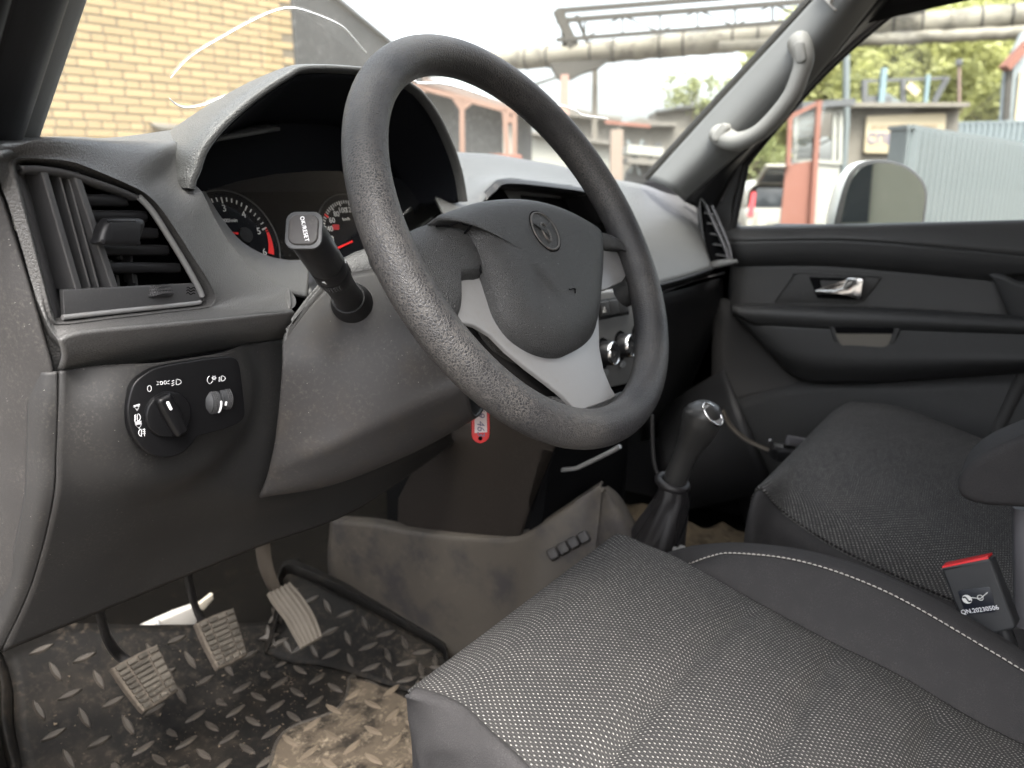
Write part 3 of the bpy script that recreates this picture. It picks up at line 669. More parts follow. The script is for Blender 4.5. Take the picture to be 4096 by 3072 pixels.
stroke(arc(698, 1526, 18, 11, -90, 90)+[(696, 1537), (696, 1516)])
for dy in range(3): stroke([(688, 1519+dy*9), (678, 1524+dy*9)])
stroke([(528, 1623), (549, 1622), (540, 1640)], closed=True)
for k in (0, 1): stroke([(526, 1625+k*5-4), (550, 1618+k*3-4)])
stroke(arc(543, 1667, 10, 14, -90, 90)+[(541, 1681), (541, 1655)])
for dy in (-8, 0, 8): stroke([(537, 1664+dy), (529, 1670+dy)])
stroke([(533, 1656), (531, 1684)])
stroke([(534, 1697), (558, 1693), (548, 1711)], closed=True)
for k in (0, 1, 2): stroke([(532, 1690+k*4-4), (557, 1686+k*4-4)])
stroke(arc(556, 1728, -10, 14, -90, 90)+[(557, 1742), (557, 1716)])
for dy in (-8, 0, 8): stroke([(562, 1724+dy), (573, 1722+dy)])
stroke([(568, 1712), (570, 1742)])
stroke(arc(711, 1701, 9, 8, 0, 330, 9), 'green', closed=True)
for k in range(7):
    a = radians(-60+k*52); stroke([(711+11*cos(a), 1701+11*sin(a)), (711+17*cos(a), 1701+17*sin(a))], 'green')
stroke(arc(834, 1518, 14, 16, 100, 250)); stroke([(834, 1532), (842, 1522)]); stroke(arc(847, 1510, 5, 5, 0, 330, 8), closed=True)
for k in range(6):
    a = radians(k*60); stroke([(847+6*cos(a), 1510+6*sin(a)), (847+10*cos(a), 1510+10*sin(a))])
stroke(arc(878, 1512, 14, 10, -90, 90)+[(877, 1522), (877, 1503)])
for dy in range(4): stroke([(873, 1506+dy*5), (866, 1510+dy*5)])
for cx_, cy2, rr_, ball in ((846, 1608, .0085, True), (893, 1596, .0085, False)):
    c = sw(cx_, cy2, -.001); ax2 = kx
    lathe('thumb_wheel', [(.002, -.0068), (.0055, -.0060), (.0085, -.0035), (.0092, -.003), (.0092, .0034), (.0085, .004)] if ball else [(.0075, -.0045), (.0085, -.004), (.0085, .004), (.0078, .0045)], c, ax2, MT['buckle'], swp, 40)
    bm = bmesh.new(); b1 = SWN; b2 = ax2.cross(SWN)
    for k in range(40):
        for hh in ((-.0015, .0, .0015) if ball else (.0005, .002, .0035)):
            a = 2*pi*k/40; box_bm(c+ax2*hh+(b1*cos(a)+b2*sin(a))*(.0093 if ball else .0086), (.0006, .0008, .0008), bm=bm)
    put('knurling', me_from(bm), MT['vent'], swp, kind='stuff')
    c2 = c+ax2*(.0031 if ball else -.002)
    bm = bmesh.new()
    for k in range(9 if ball else 3):
        a = radians(-5+k*7 if ball else 10+k*6); box_bm(c2+(b1*cos(a)+b2*sin(a)*1)*(.0094 if ball else .0087), (.0012, .0012, .0012), bm=bm)
    put('scale_mark', me_from(bm), MT['white'], swp)

# ---- instrument hood and cluster
HO = [(742, 752, .200), (748, 715, .200), (764, 680, .200), (800, 585, .200), (886, 482, .202), (1013, 374, .205), (1139, 292, .208), (1215, 260, .21), (1400, 264, .215), (1570, 288, .22), (1650, 336, .225), (1695, 375, .23), (1755, 460, .235), (1812, 582, .24), (1848, 696, .245), (1866, 805, .25)]
h0 = [at(a, b, y=c) for a, b, c in HO]
hc = Vector((-.31, .22, .76))
def hin(p, s, dy): q = hc+(p-hc)*s; return Vector((q.x, p.y+dy, q.z))
back = []
for p in h0:
    q = hc+(p-hc)*.86; back.append(Vector((q.x+.01, .43, min(q.z-.02, .87))))
loft('instrument_hood', [[hin(p, .955, .008) for p in h0], [hin(p, .968, -.001) for p in h0], [hin(p, .988, -.003) for p in h0], h0, [hin(p, 1.0, .02) for p in h0], [a.lerp(b, .5)+Vector((0, 0, .008)) for a, b in zip(h0, back)], back], MT['dash_top'], dash, 5, 3, 0)
inn0 = [hin(p, .957, .007) for p in h0]
inn1 = [Vector((hc.x+(p.x-hc.x)*.80, .315, hc.z+(p.z-hc.z)*.70)) for p in h0]
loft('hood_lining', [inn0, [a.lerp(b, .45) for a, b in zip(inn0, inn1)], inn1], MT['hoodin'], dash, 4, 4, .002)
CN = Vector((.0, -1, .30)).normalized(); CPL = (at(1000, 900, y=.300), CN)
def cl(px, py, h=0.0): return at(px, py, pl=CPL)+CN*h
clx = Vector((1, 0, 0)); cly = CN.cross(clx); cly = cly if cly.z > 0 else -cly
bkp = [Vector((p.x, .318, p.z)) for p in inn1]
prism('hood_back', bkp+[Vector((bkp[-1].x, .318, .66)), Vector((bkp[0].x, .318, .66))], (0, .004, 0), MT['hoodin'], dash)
cfp = [(700, 640), (1200, 500), (1800, 620), (1900, 900), (1700, 1120), (1200, 1120), (800, 1000)]
clu = prism('instrument_cluster', [cl(*p, -.012) for p in cfp], CN*.004, MT['void'], dash, label='black instrument cluster with two white-marked dials')
def fit_circle(P):
    # plane coordinates, least squares
    o = CPL[0]; q = [((p-o).dot(clx), (p-o).dot(cly)) for p in P]
    import numpy as np
    Am = np.array([[2*a, 2*b, 1] for a, b in q]); bb = np.array([a*a+b*b for a, b in q])
    s = np.linalg.lstsq(Am, bb, rcond=None)[0]
    return s[0], s[1], sqrt(s[2]+s[0]**2+s[1]**2)
def zq(x, y): return (700+x/2.765, 700+y/2.765)
TK = [zq(540, 228), zq(835, 340), zq(1062, 597), zq(1122, 868)]
tcx, tcy, tr_ = fit_circle([cl(*p) for p in TK])
def dial(name, cx, cy_, r, lab):
    d = lathe(name, [(r*1.16, -.001), (r*1.16, 0), (0, .0004)], CPL[0]+clx*cx+cly*cy_-CN*.006, CN, MT['hoodin'], clu, 64)
    pts = [CPL[0]+clx*(cx+r*1.15*cos(2*pi*k/64))+cly*(cy_+r*1.15*sin(2*pi*k/64))-CN*.004 for k in range(64)]
    tube('dial_ring', pts, r*.018, MT['buckle'], clu, 6, closed=True); return d
dial('tachometer', tcx, tcy, tr_, '')
def dpt(cx, cy_, r, a, h=-.0048): return CPL[0]+clx*(cx+r*cos(a))+cly*(cy_+r*sin(a))+CN*h
def dang(px, py, cx, cy_):
    p = cl(px, py)-CPL[0]; return atan2(p.dot(cly)-cy_, p.dot(clx)-cx)
a3, a6 = dang(*TK[0], tcx, tcy), dang(*TK[3], tcx, tcy); st = (a6-a3)/3
def ticks(cx, cy_, r, a0, step, n0, n1, minor, mat, nm):
    bm = bmesh.new()
    for k in range(n0*minor, n1*minor+1):
        a = a0+step*k/minor; big = k % minor == 0; l = r*(.13 if big else .085); wd = r*(.030 if big else .024)
        m = dpt(cx, cy_, r-l/2, a); rad = (clx*cos(a)+cly*sin(a)); tan_ = -clx*sin(a)+cly*cos(a)
        rot = Matrix((rad, tan_, CN)).transposed(); box_bm(m, (l, wd, .0006), rot, bm=bm)
    put(nm, me_from(bm), mat, clu)
ticks(tcx, tcy, tr_, a3, st, -3, 2, 5, MT['dimwhite'], 'tick_marks')
bm = bmesh.new()
for k in range(24):
    a = a3+st*(2.02+k/24); rad = (clx*cos(a)+cly*sin(a)); tan_ = -clx*sin(a)+cly*cos(a); hw = .05+.1*(k/24)
    if k < 5 and k % 2: continue
    box_bm(dpt(tcx, tcy, tr_*(1.0-hw/2), a), (tr_*hw, tr_*abs(st)/23, .0006), Matrix((rad, tan_, CN)).transposed(), bm=bm)
put('red_zone', me_from(bm), MT['red'], clu)
for k in range(0, 7):
    a = a3+st*(k-3); p = dpt(tcx, tcy, tr_*.76, a, -.0045); lettering('numeral', str(k), p, clx, cly, tr_*.21, MT['dimwhite'], clu)
lettering('unit_lettering', 'x1000/min', dpt(tcx, tcy, tr_*.50, a3, -.0045), clx, cly, tr_*.115, MT['dimwhite'], clu)
bar('needle', cl(*zq(730, 636), -.0035), cl(*zq(480, 622), -.0035), tr_*.045, .0006, MT['red'], clu, up=CN)
lathe('needle_hub', [(tr_*.17, 0), (tr_*.16, .003), (0, .0035)], cl(*zq(800, 655), -.0045), CN, MT['black'], clu, 32)
SK = [zq(1655, 540), zq(1645, 480), zq(1660, 405), zq(1720, 310), zq(1775, 275), zq(1840, 275)]
scx, scy, sr_ = fit_circle([cl(*p) for p in SK]); sr_ = tr_; 
c40 = cl(*zq(1655, 545))-CPL[0]; c100 = cl(*zq(1840, 275))-CPL[0]
m_ = (c40+c100)/2; hv_ = (c100-c40); hl = hv_.length/2
pu, pv = hv_.dot(clx), hv_.dot(cly); ln = hypot(pu, pv); off = sqrt(max(1e-8, sr_**2-hl**2))
scx = m_.dot(clx)+pv/ln*off; scy = m_.dot(cly)-pu/ln*off
dial('speedometer', scx, scy, sr_, '')
s40 = dang(*zq(1655, 545), scx, scy); s100 = dang(*zq(1840, 275), scx, scy); sst = (s100-s40)/3
ticks(scx, scy, sr_, s40, sst, -2, 5, 4, MT['dimwhite'], 'tick_marks')
for k in range(0, 8): lettering('numeral', str(k*20), dpt(scx, scy, sr_*.76, s40+sst*(k-2), -.0045), clx, cly, sr_*.19, MT['dimwhite'], clu)
lettering('unit_lettering', 'km/h', dpt(scx, scy, sr_*.54, s100, -.0045), clx, cly, sr_*.12, MT['dimwhite'], clu)
bar('tick_mark', dpt(scx, scy, sr_*.88, s40+sst), dpt(scx, scy, sr_*1.0, s40+sst), sr_*.04, .0009, MT['red'], clu, up=CN)
na = dang(*zq(1840, 790), scx, scy); na2 = s40-sst*2.1
bar('needle', dpt(scx, scy, sr_*.1, na2, -.0035), dpt(scx, scy, sr_*.85, na2, -.0035), sr_*.045, .0006, MT['red'], clu, up=CN)
prism('warning_light', [cl(*zq(1808+u, 565+v), -.0048) for u, v in rr(38, 30, 6, 2)], CN*.0004, plastic('warning_red', (0.35, 0.01, 0.015), 0.5), clu)
# lens and the sloping bezel below it
loft('lens', [[cl(700, 800, .004), cl(1100, 700, .004), cl(1500, 700, .004), cl(1900, 800, .004)], [cl(760, 1080, .004), cl(1100, 1100, .004), cl(1500, 1100, .004), cl(1900, 1080, .004)]], MT['lens'], clu, 3, 2, 0)
bz0 = [at(800, 762, y=.206), at(868, 895, y=.207), at(930, 992, y=.207), at(1040, 1106, y=.202), at(1160, 1166, y=.197), at(1230, 1185, y=.20)]
bz1 = [cl(818, 770, .002), cl(878, 868, .002), cl(960, 965, .002), cl(1060, 1022, .002), cl(1150, 1040, .002), cl(1240, 1036, .002)]
loft('cluster_bezel', [bz0, [a.lerp(b, .5)+Vector((-.004, -.004, .0)) for a, b in zip(bz0, bz1)], bz1], MT['dash'], dash, 5, 4, .003)
loft('cluster_bezel', [[cl(1230, 1036, .002), cl(1400, 1040, .002), cl(1700, 1040, .002), cl(1880, 980, .002)], [at(1230, 1185, y=.2), at(1400, 1180, y=.21), at(1700, 1160, y=.22), at(1880, 1090, y=.24)]], MT['black'], dash, 4, 3, .003)

# ---- passenger side of the dash
PT = [(1700, 590, .47), (1822, 608, .46), (1980, 618, .46), (2142, 645, .455), (2240, 662, .45), (2430, 711, .42), (2577, 740, .375), (2668, 773, .345), (2760, 792, .315)]
PM = [(1700, 690, .36), (1830, 710, .36), (1985, 690, .37), (2150, 705, .37), (2270, 725, .37), (2460, 790, .34), (2600, 830, .31), (2700, 860, .285), (2800, 868, .265)]
PB = [(1750, 800, .27), (1860, 800, .27), (1990, 715, .28), (2160, 735, .29), (2330, 768, .29), (2500, 960, .22), (2620, 980, .22), (2720, 970, .225), (2812, 945, .235)]
PL = [(1800, 900, .22), (1880, 880, .22), (2000, 735, .275), (2170, 745, .28), (2345, 790, .28), (2560, 1148, .16), (2660, 1128, .165), (2760, 1100, .17), (2850, 1070, .175)]
g = lambda R: [at(a, b, y=c) for a, b, c in R]
ptop = g(PT)
loft('passenger_panel', [[p+Vector((0, .09, -.03)) for p in ptop], ptop, g(PM), g(PB), g(PL)], MT['dash_top'], dash, 6, 5, .005, flip=True)
lo = g(PL)[5:]
loft('passenger_underside', [lo, [p+Vector((0, .015, -.012)) for p in lo], [p+Vector((0, .07, -.018)) for p in lo]], MT['black'], dash, 5, 4, .004)
# right end vent
ve = [at(*p, x=.655) for p in ((2800, 800), (2830, 822), (2868, 900), (2905, 985), (2935, 1042), (2905, 1060), (2850, 1070), (2815, 960))]
rv = loft('air_vent', [[p for p in ve], [p+Vector((.012, .012, 0)) for p in ve]], MT['vent'], dash, 4, 2, .002, closed=True, label='right air vent at the far end of the dash')
prism('vent_back', [p+Vector((.012, .012, 0)) for p in ve], (.004, 0, 0), MT['void'], rv)
for k in range(5):
    y0 = 850+k*42; x0 = 2822+k*11; bar('louvre', at(x0, y0, x=.657), at(x0+38+k*2, y0+8, x=.657), .012, .002, MT['vent'], rv)
for o_ in (0, 22): tube('vane', curve([at(2826+o_, 822, x=.652), at(2862+o_, 905, x=.652), at(2900+o_*.8, 990, x=.652), at(2912+o_*.6, 1035, x=.652)], 4), .0028, MT['pillard'], rv, 8)
loft('vent_foot', [[at(2842, 1052, x=.65), at(2890, 1040, x=.652), at(2950, 1038, x=.655)], [at(2846, 1076, x=.645), at(2900, 1066, x=.648), at(2955, 1052, x=.655)]], MT['dash_top'], dash, 4, 2, .005)
# glove box, console front
gb = [[at(2560, 1185, y=.20), at(2700, 1160, y=.20), at(2880, 1110, y=.20)], [at(2580, 1420, y=.24), at(2760, 1400, y=.24), at(2890, 1300, y=.24)], [at(2560, 1760, y=.33), at(2740, 1700, y=.33), at(2900, 1560, y=.33)]]
loft('glove_box', gb, MT['black'], dash, 5, 4, .006)
tube('glove_box_edge', curve([at(2630, 1176, y=.197), at(2700, 1150, y=.197), at(2800, 1116, y=.197), at(2900, 1092, y=.197)], 4), .0012, MT['pillard'], dash, 6)
# ---- centre stack: screen and climate panel
SY = .265
so0 = [(1915, 800), (1945, 765), (2012, 722), (2200, 738), (2345, 775), (2395, 900), (2380, 980), (1930, 900)]
scn = prism('media_surround', [at(*p, y=SY+.06) for p in so0], (0, -.02, 0), MT['pillar'], dash, .002, label='grey surround of the media screen')
prism('media_screen', [at(*p, y=SY+.038) for p in ((2082, 780), (2330, 803), (2362, 900), (2340, 960), (2100, 940))], (0, -.002, 0), MT['gloss'], dash, .0008)
prism('storage_slot', [at(*p, y=SY+.038) for p in ((1932, 800), (1945, 780), (2000, 745), (2040, 805), (2030, 830), (1940, 830))], (0, -.002, 0), MT['void'], dash)
hood2 = [at(*p, y=SY-.004) for p in ((1924, 805), (1928, 782), (1960, 752), (2008, 722), (2160, 733), (2320, 756), (2345, 775), (2400, 880))]
loft('media_hood', [hood2, [p+Vector((0, -.003, -.006)) for p in hood2], [p+Vector((0, .05, -.008)) for p in hood2]], MT['black'], dash, 5, 3, .003)
tube('slot_trim', [at(1926, 796, y=SY+.03), at(1934, 778, y=SY+.03), at(1996, 738, y=SY+.03)], .0016, MT['silver'], dash, 6)
CY = .135
cpo = [(2290, 1172), (2505, 1150), (2530, 1220), (2560, 1320), (2575, 1420), (2560, 1510), (2300, 1560)]
cp = prism('climate_panel', [at(*p, y=CY+.02) for p in cpo], (0, -.02, 0), plastic('climate_grey', (0.12, 0.12, 0.117), 0.5, (1200, .06, 'n')), dash, .003, label='grey climate panel with three chrome knobs')
prism('button_recess', [at(*p, y=CY-.0002) for p in ((2385, 1202), (2488, 1184), (2514, 1256), (2395, 1280))], (0, -.0015, 0), MT['black'], cp, .0008)
for k in range(3):
    x0 = 2392+k*36; prism('push_button', [at(x0, 1208-k*6, y=CY-.0015), at(x0+34, 1203-k*6, y=CY-.0015), at(x0+44, 1257-k*6, y=CY-.0015), at(x0+8, 1266-k*6, y=CY-.0015)], (0, -.004, 0), plastic('button_grey%d' % k, (.05, .05, .05), .45), cp, .001)
p0 = at(2418, 1240, y=CY-.0058); tube('hazard_mark', [p0+Vector((-.004, 0, -.003)), p0+Vector((.004, 0, -.003)), p0+Vector((0, 0, .004))], .0005, MT['dimwhite'], cp, 5, closed=True)
lathe('panel_lower_bin', [(.05, 0), (.05, .002)], at(2440, 1600, y=CY+.03), (0, -1, 0), MT['void'], cp, 24)
for px, py in ((2412, 1412), (2482, 1382), (2550, 1352)):
    c = at(px, py, y=CY-.002); axk = Vector((0.05, -1, .12)).normalized()
    lathe('knob_recess', [(.0225, 0), (.0225, .001)], c-axk*.0002, axk, MT['void'], cp, 32)
    kb = lathe('climate_knob', [(.0175, 0), (.0178, .014), (.0165, .016)], c, axk, MT['black'], cp, 36)
    lathe('knob_cap', [(.0148, 0), (.0144, .002), (0, .0022)], c+axk*.0162, axk, MT['gloss'], kb, 30)
    lathe('chrome_ring', [(.0148, -.001), (.0174, -.001), (.0170, .0012), (.0160, .0026), (.0148, .0020)], c+axk*.0165, axk, MT['chrome'], kb, 36)
    lathe('knob_pad', [(.010, 0), (.009, .0015), (0, .0016)], c+Vector((.006, -.002, -.030)), axk, MT['pillar'], cp, 20, oval=.5)

# ================================================================== steering wheel
WC = Vector((-.3547, .0046, .7572)); RK = .5185
WN = Vector((0, -cos(RK), sin(RK))); WX = Vector((1, 0, 0)); WY = Vector((0, sin(RK), cos(RK)))
sw_ = thing('steering_wheel', 'black steering wheel with crackled grain rim and silver spoke trim', 'steering wheel', WC)
def W(u, v, h): return WC+WX*u+WY*v+WN*h
def wuv(px, py, h=0.0):
    p = at(px, py, pl=(WC+WN*h, WN))-WC; return (p.dot(WX), p.dot(WY))
R_, r_ = .195, .0168
tube('rim', [W((R_-r_)*cos(2*pi*k/128), (R_-r_)*sin(2*pi*k/128), 0) for k in range(128)], r_, MT['wheel'], sw_, 28, closed=True)
def cl2(l, per=4): 
    c = curve([Vector((*p, 0)) for p in l], per, True); return [(p.x, p.y) for p in c]
padpx = [(1743, 870), (1838, 832), (1933, 806), (2047, 796), (2154, 806), (2249, 835), (2338, 879), (2401, 925), (2412, 990), (2410, 1080), (2404, 1156), (2398, 1238), (2376, 1326), (2338, 1377), (2275, 1415), (2224, 1421), (2173, 1412), (2110, 1383), (2047, 1333), (1996, 1257), (1965, 1168), (1939, 1090), (1920, 1040), (1893, 975), (1855, 924), (1800, 898)]
pad2 = cl2([wuv(*p, -.003) for p in padpx], 4)
crs = [wuv(*p) for p in ((1925, 1040), (1990, 1030), (2060, 1060), (2120, 1110), (2165, 1165), (2205, 1225), (2225, 1290))]
crs = [(p.x, p.y) for p in curve([Vector((*p, 0)) for p in crs], 6)]
def crease(u, v):
    best = None
    for ki, ((a, b), (c, d)) in enumerate(zip(crs, crs[1:])):
        tx, ty = c-a, d-b; L2 = tx*tx+ty*ty; t = max(0, min(1, ((u-a)*tx+(v-b)*ty)/L2)); qx, qy = a+tx*t, b+ty*t
        ds = hypot(u-qx, v-qy); side = tx*(v-b)-ty*(u-a)
        if best is None or ds < best[0]: best = (ds, side, t, (a, b), (ki+t)/(len(crs)-1))
    s = -best[0] if best[1] < 0 else best[0]
    # below the fold the pad dips, fading with distance
    return -.0052*(1-ss(-.004, .006, s))*(1-ss(.01, .05, -s if s < 0 else 0))*(1-ss(.35, .95, best[4]))*ss(.3, .7, best[4])
def pad_h(u, v, s): return -.003+.0145*(1-s**7)+crease(u, v)*(1-ss(.8, 1, s))
put('airbag_cover', me_from(dome_bm(pad2, W, 0, pad_h, -.03, 22)), MT['padrub'], sw_, smooth='all')
pcx = sum(p[0] for p in pad2)/len(pad2); pcy = sum(p[1] for p in pad2)/len(pad2)
def pad_surf(u, v):
    # height of the pad at u,v (ray to outline)
    a = atan2(v-pcy, u-pcx); d = hypot(u-pcx, v-pcy); best = 1e9; rr2 = .1
    for p in pad2:
        da = abs((atan2(p[1]-pcy, p[0]-pcx)-a+pi) % (2*pi)-pi)
        if da < best: best = da; rr2 = hypot(p[0]-pcx, p[1]-pcy)
    return pad_h(u, v, min(1, d/rr2))
sp1 = cl2([wuv(*p, -.004) for p in ((1560, 965), (1626, 922), (1743, 872), (1880, 850), (1930, 920), (1965, 985), (1985, 1050), (1945, 1105), (1885, 1112), (1856, 1130), (1856, 1200), (1850, 1290), (1770, 1270), (1690, 1180), (1610, 1060))], 3)
put('spoke', me_from(dome_bm(sp1, W, 0, lambda u, v, s: -.0145+.0140*(1-s**4), -.03, 12)), MT['padrub'], sw_, smooth='all')
sp2 = cl2([wuv(*p, -.006) for p in ((2398, 915), (2450, 935), (2530, 965), (2600, 1040), (2610, 1150), (2580, 1190), (2530, 1140), (2518, 1060), (2500, 1000), (2420, 985))], 3)
put('spoke', me_from(dome_bm(sp2, W, 0, lambda u, v, s: -.014+.016*(1-s**4), -.03, 8)), MT['padrub'], sw_, smooth='all')
sp3 = cl2([wuv(*p, -.006) for p in ((2230, 1565), (2300, 1640), (2320, 1720), (2400, 1750), (2500, 1690), (2560, 1600), (2545, 1545), (2480, 1565), (2440, 1560))], 3)
put('spoke', me_from(dome_bm(sp3, W, 0, lambda u, v, s: -.020+.009*(1-s**4), -.035, 8)), MT['padrub'], sw_, smooth='all')
# seam of the cover
sm = curve([Vector((*wuv(*p), 0)) for p in ((1756, 897), (1805, 897), (1857, 922), (1895, 974), (1924, 1042), (1935, 1085))], 5)
tube('cover_seam', [W(p.x, p.y, max(-.003, pad_surf(p.x, p.y))) for i, p in enumerate(sm)], .0009, MT['void'], sw_, 6)
# silver trim
so_ = [(1923, 1070), (1880, 1074), (1826, 1105), (1828, 1180), (1832, 1220), (1826, 1272), (1850, 1290), (1901, 1302), (1965, 1340), (2028, 1404), (2110, 1473), (2186, 1530), (2249, 1581), (2300, 1634), (2328, 1640), (2400, 1615), (2452, 1594), (2464, 1580), (2446, 1552), (2416, 1478), (2400, 1396), (2396, 1270), (2408, 1160), (2425, 1158), (2490, 1126), (2512, 1092), (2509, 1042), (2494, 1008), (2408, 1000), (2380, 1100), (2360, 1290), (2270, 1385), (2180, 1375), (2080, 1310), (2010, 1200), (1960, 1080)]
so2 = [wuv(*p, -.010) for p in so_]
bm = prism_bm([W(u, v, -.0138) for u, v in so2], WN*.0038, .0014, 3)
put('spoke_trim', me_from(bm), MT['silver'], sw_, smooth=40)
bk = cl2([wuv(*p, -.045) for p in ((1800, 1180), (1850, 1310), (1960, 1400), (2080, 1500), (2200, 1600), (2300, 1680), (2350, 1640), (2340, 1450), (2330, 1200), (2250, 1000), (2000, 950))], 3)
put('hub_back_cover', me_from(dome_bm(bk, W, 0, lambda u, v, s: -.045+.012*(1-s**3), -.09, 8)), MT['black'], sw_, smooth='all')
lathe('column_boss', [(.035, 0), (.04, .06)], W(0, 0, -.15), WN, MT['black'], sw_, 32)
# emblem
eu, ev = wuv(2170, 931, .008); ER = .0182
def E_(u, v, h=0.0): return W(eu+u, ev+v, pad_surf(eu+u, ev+v)+h)
emb = tube('emblem_ring', [E_(ER*cos(2*pi*k/48), ER*sin(2*pi*k/48), .0001) for k in range(48)], .0010, MT['emblem'], sw_, 8, closed=True, label='round moulded emblem ring')
tube('emblem_groove', [E_(ER*1.09*cos(2*pi*k/48), ER*1.09*sin(2*pi*k/48), -.0001) for k in range(48)], .0006, MT['void'], emb, 6, closed=True)
ov = [E_(.0048*cos(2*pi*k/32)-.0003, .0088*sin(2*pi*k/32)-.0012, .0003) for k in range(32)]
tube('emblem_oval', ov, .00105, MT['emblem'], emb, 8, closed=True)
for tri in (((0, -.0052), (.0012, -.0018), (.0016, .0004), (.0142, .0068), (.0135, .0083), (-.001, .0022)), ((0, -.0052), (-.0012, -.0018), (-.0016, .0004), (-.0142, .0068), (-.0135, .0083), (.001, .0022))):
    prism('emblem_wing', [W(eu+u, ev+v, pad_surf(eu, ev)) for u, v in tri], WN*.0014, MT['padrub'], emb)
hu, hv2 = wuv(2278, 1168, .008)
def H_(u, v): return W(hu+u, hv2+v, pad_surf(hu+u, hv2+v)+.0002)
tube('horn_mark', curve([H_(-.0045, .0020), H_(-.004, .0010), H_(.002, .0012), H_(.0035, .0002), H_(.002, -.003)], 4), .0006, MT['void'], sw_, 6)
tube('horn_mark', [H_(.0045, .0015), H_(.0048, -.0005)], .0006, MT['void'], sw_, 6)

# ================================================================== column shroud, stalk, key tag
colm = thing('steering_column', 'charcoal plastic shroud of the steering column', 'column', (-.36, .15, .60))
T_ = [(1660, 1050, -.395), (1480, 1082, -.425), (1345, 1120, -.448), (1232, 1235, -.478), (1128, 1372, -.508)]
M1 = [(1750, 1330, -.42), (1560, 1370, -.44), (1400, 1400, -.463), (1260, 1440, -.49), (1126, 1500, -.514)]
M2 = [(1810, 1490, -.41), (1640, 1560, -.435), (1470, 1640, -.462), (1275, 1720, -.492), (1102, 1760, -.516)]
M3 = [(1865, 1562, -.40), (1700, 1640, -.42), (1500, 1735, -.452), (1295, 1818, -.487), (1068, 1905, -.516)]
B_ = [(1915, 1650, -.35), (1760, 1742, -.365), (1600, 1820, -.400), (1330, 1922, -.452), (1052, 1962, -.505)]
gx = lambda R: [at(a, b, x=c) for a, b, c in R]
rows = [gx(T_), gx(M1), gx(M2), gx(M3), gx(B_), [p+Vector((.10, .03, .05)) for p in gx(B_)]]
loft('lower_shroud', rows, MT['shroud'], colm, 7, 7, .003, flip=True)
tt = gx(T_)
loft('upper_shroud', [tt, [p+Vector((.006, .0, .010)) for p in tt], [p+Vector((.03, .0, .02)) for p in tt], [p+Vector((.14, 0, .022)) for p in tt]], MT['dash'], colm, 6, 5, .003)
prism('column_gap', [at(1150, 1060, y=.29), at(1520, 1040, y=.29), at(1560, 1300, y=.29), at(1150, 1420, y=.29)], (0, .01, 0), MT['void'], dash)  # black sheet put in for the shade left of the column
stk = thing('indicator_stalk', 'black indicator stalk with push-button end beside the steering wheel', 'stalk', at(1415, 1225, x=-.445))
S0 = at(1218, 925, y=.055); S1 = at(1425, 1240, x=-.435); SA = (S1-S0); SL = SA.length; SA.normalize()
sx_, sy_ = frame_of(SA)
prof = [(0, .0128), (.02, .0136), (.06, .0140), (.32, .0142), (.325, .0136), (.335, .0136), (.34, .0142), (.42, .0141), (.425, .0136), (.435, .0136), (.44, .0138), (.52, .0136), (.53, .0130), (.62, .0122), (.75, .0122), (.85, .014)]
bm = tube_bm([S0+SA*(t*SL) for t, r in prof], [r for t, r in prof], 24); bmesh.ops.recalc_face_normals(bm, faces=bm.faces)
put('lever', me_from(bm), MT['black'], stk, smooth=35)
lathe('lever_boot', [(.0145, -.035), (.0185, -.022), (.020, -.006), (.022, -.002), (.022, .004), (.0235, .006)], S1, SA, MT['black'], stk, 32)
lathe('mounting_collar', [(.030, 0), (.030, .004), (.026, .006)], S1+SA*.004, SA, MT['shroud'], stk, 32)
bx_ = (at(1250, 925, pl=(S0, SA))-S0).normalized(); by_ = SA.cross(bx_); by_ = by_ if by_.z > 0 else -by_
prism('end_ring', [S0+bx_*u+by_*v for u, v in rr(.0128, .0138, .007, 6)], -SA*.002, MT['buckle'], stk, .0006)
prism('end_button', [S0-SA*.0012+bx_*u+by_*v for u, v in rr(.0103, .0112, .0062, 6)], -SA*.0026, MT['shroud'], stk, .0012)
td = (at(1224, 990, pl=(S0, SA))-at(1205, 900, pl=(S0, SA))).normalized(); tu = SA.cross(td); 
lettering('lettering', 'OK/RESET', S0-SA*.0041+bx_*.001, td, -tu if (-tu).dot(bx_) > 0 else tu, .0040, MT['white'], stk, .0001, space=1.1)
bm = bmesh.new()
for i in range(13):
    for j in range(5):
        a = radians(-120+i*9); q = S0+SA*(.450*SL+j*.0019)+(sx_*cos(a)+sy_*sin(a))*.0139
        box_bm(q, (.0010, .0010, .0010), bm=bm)
    for j in range(5):
        a = radians(60+i*9); q = S0+SA*(.450*SL+j*.0019)+(sx_*cos(a)+sy_*sin(a))*.0139
        box_bm(q, (.0010, .0010, .0010), bm=bm)
put('knurling', me_from(bm), MT['vent'], stk, kind='stuff')
qv = (CAM-S0); qv = (qv-SA*qv.dot(SA)).normalized(); qs = SA.cross(qv)
for t_, a_ in ((.36, 35), (.37, -75)):
    c = S0+SA*(t_*SL+.002); d_ = qv*cos(radians(a_))+qs*sin(radians(a_)); e_ = SA.cross(d_)
    prism('arrow_mark', [c+d_*.0138+SA*.0030, c+d_*.0138+SA*-.0030, c+d_*.0138+e_*.0026-SA*.002], d_*.0006, MT['white'], stk)
kt = thing('key_tag', 'red key tag with handwritten paper hanging under the column', 'key tag', at(1920, 1640, d=.85))
KPn = Vector((-.75, -.62, .15)).normalized(); KPL = (at(1920, 1700, d=.82), KPn)
ktp = lambda l, h=0.0: [at(*p, pl=KPL)+KPn*h for p in l]
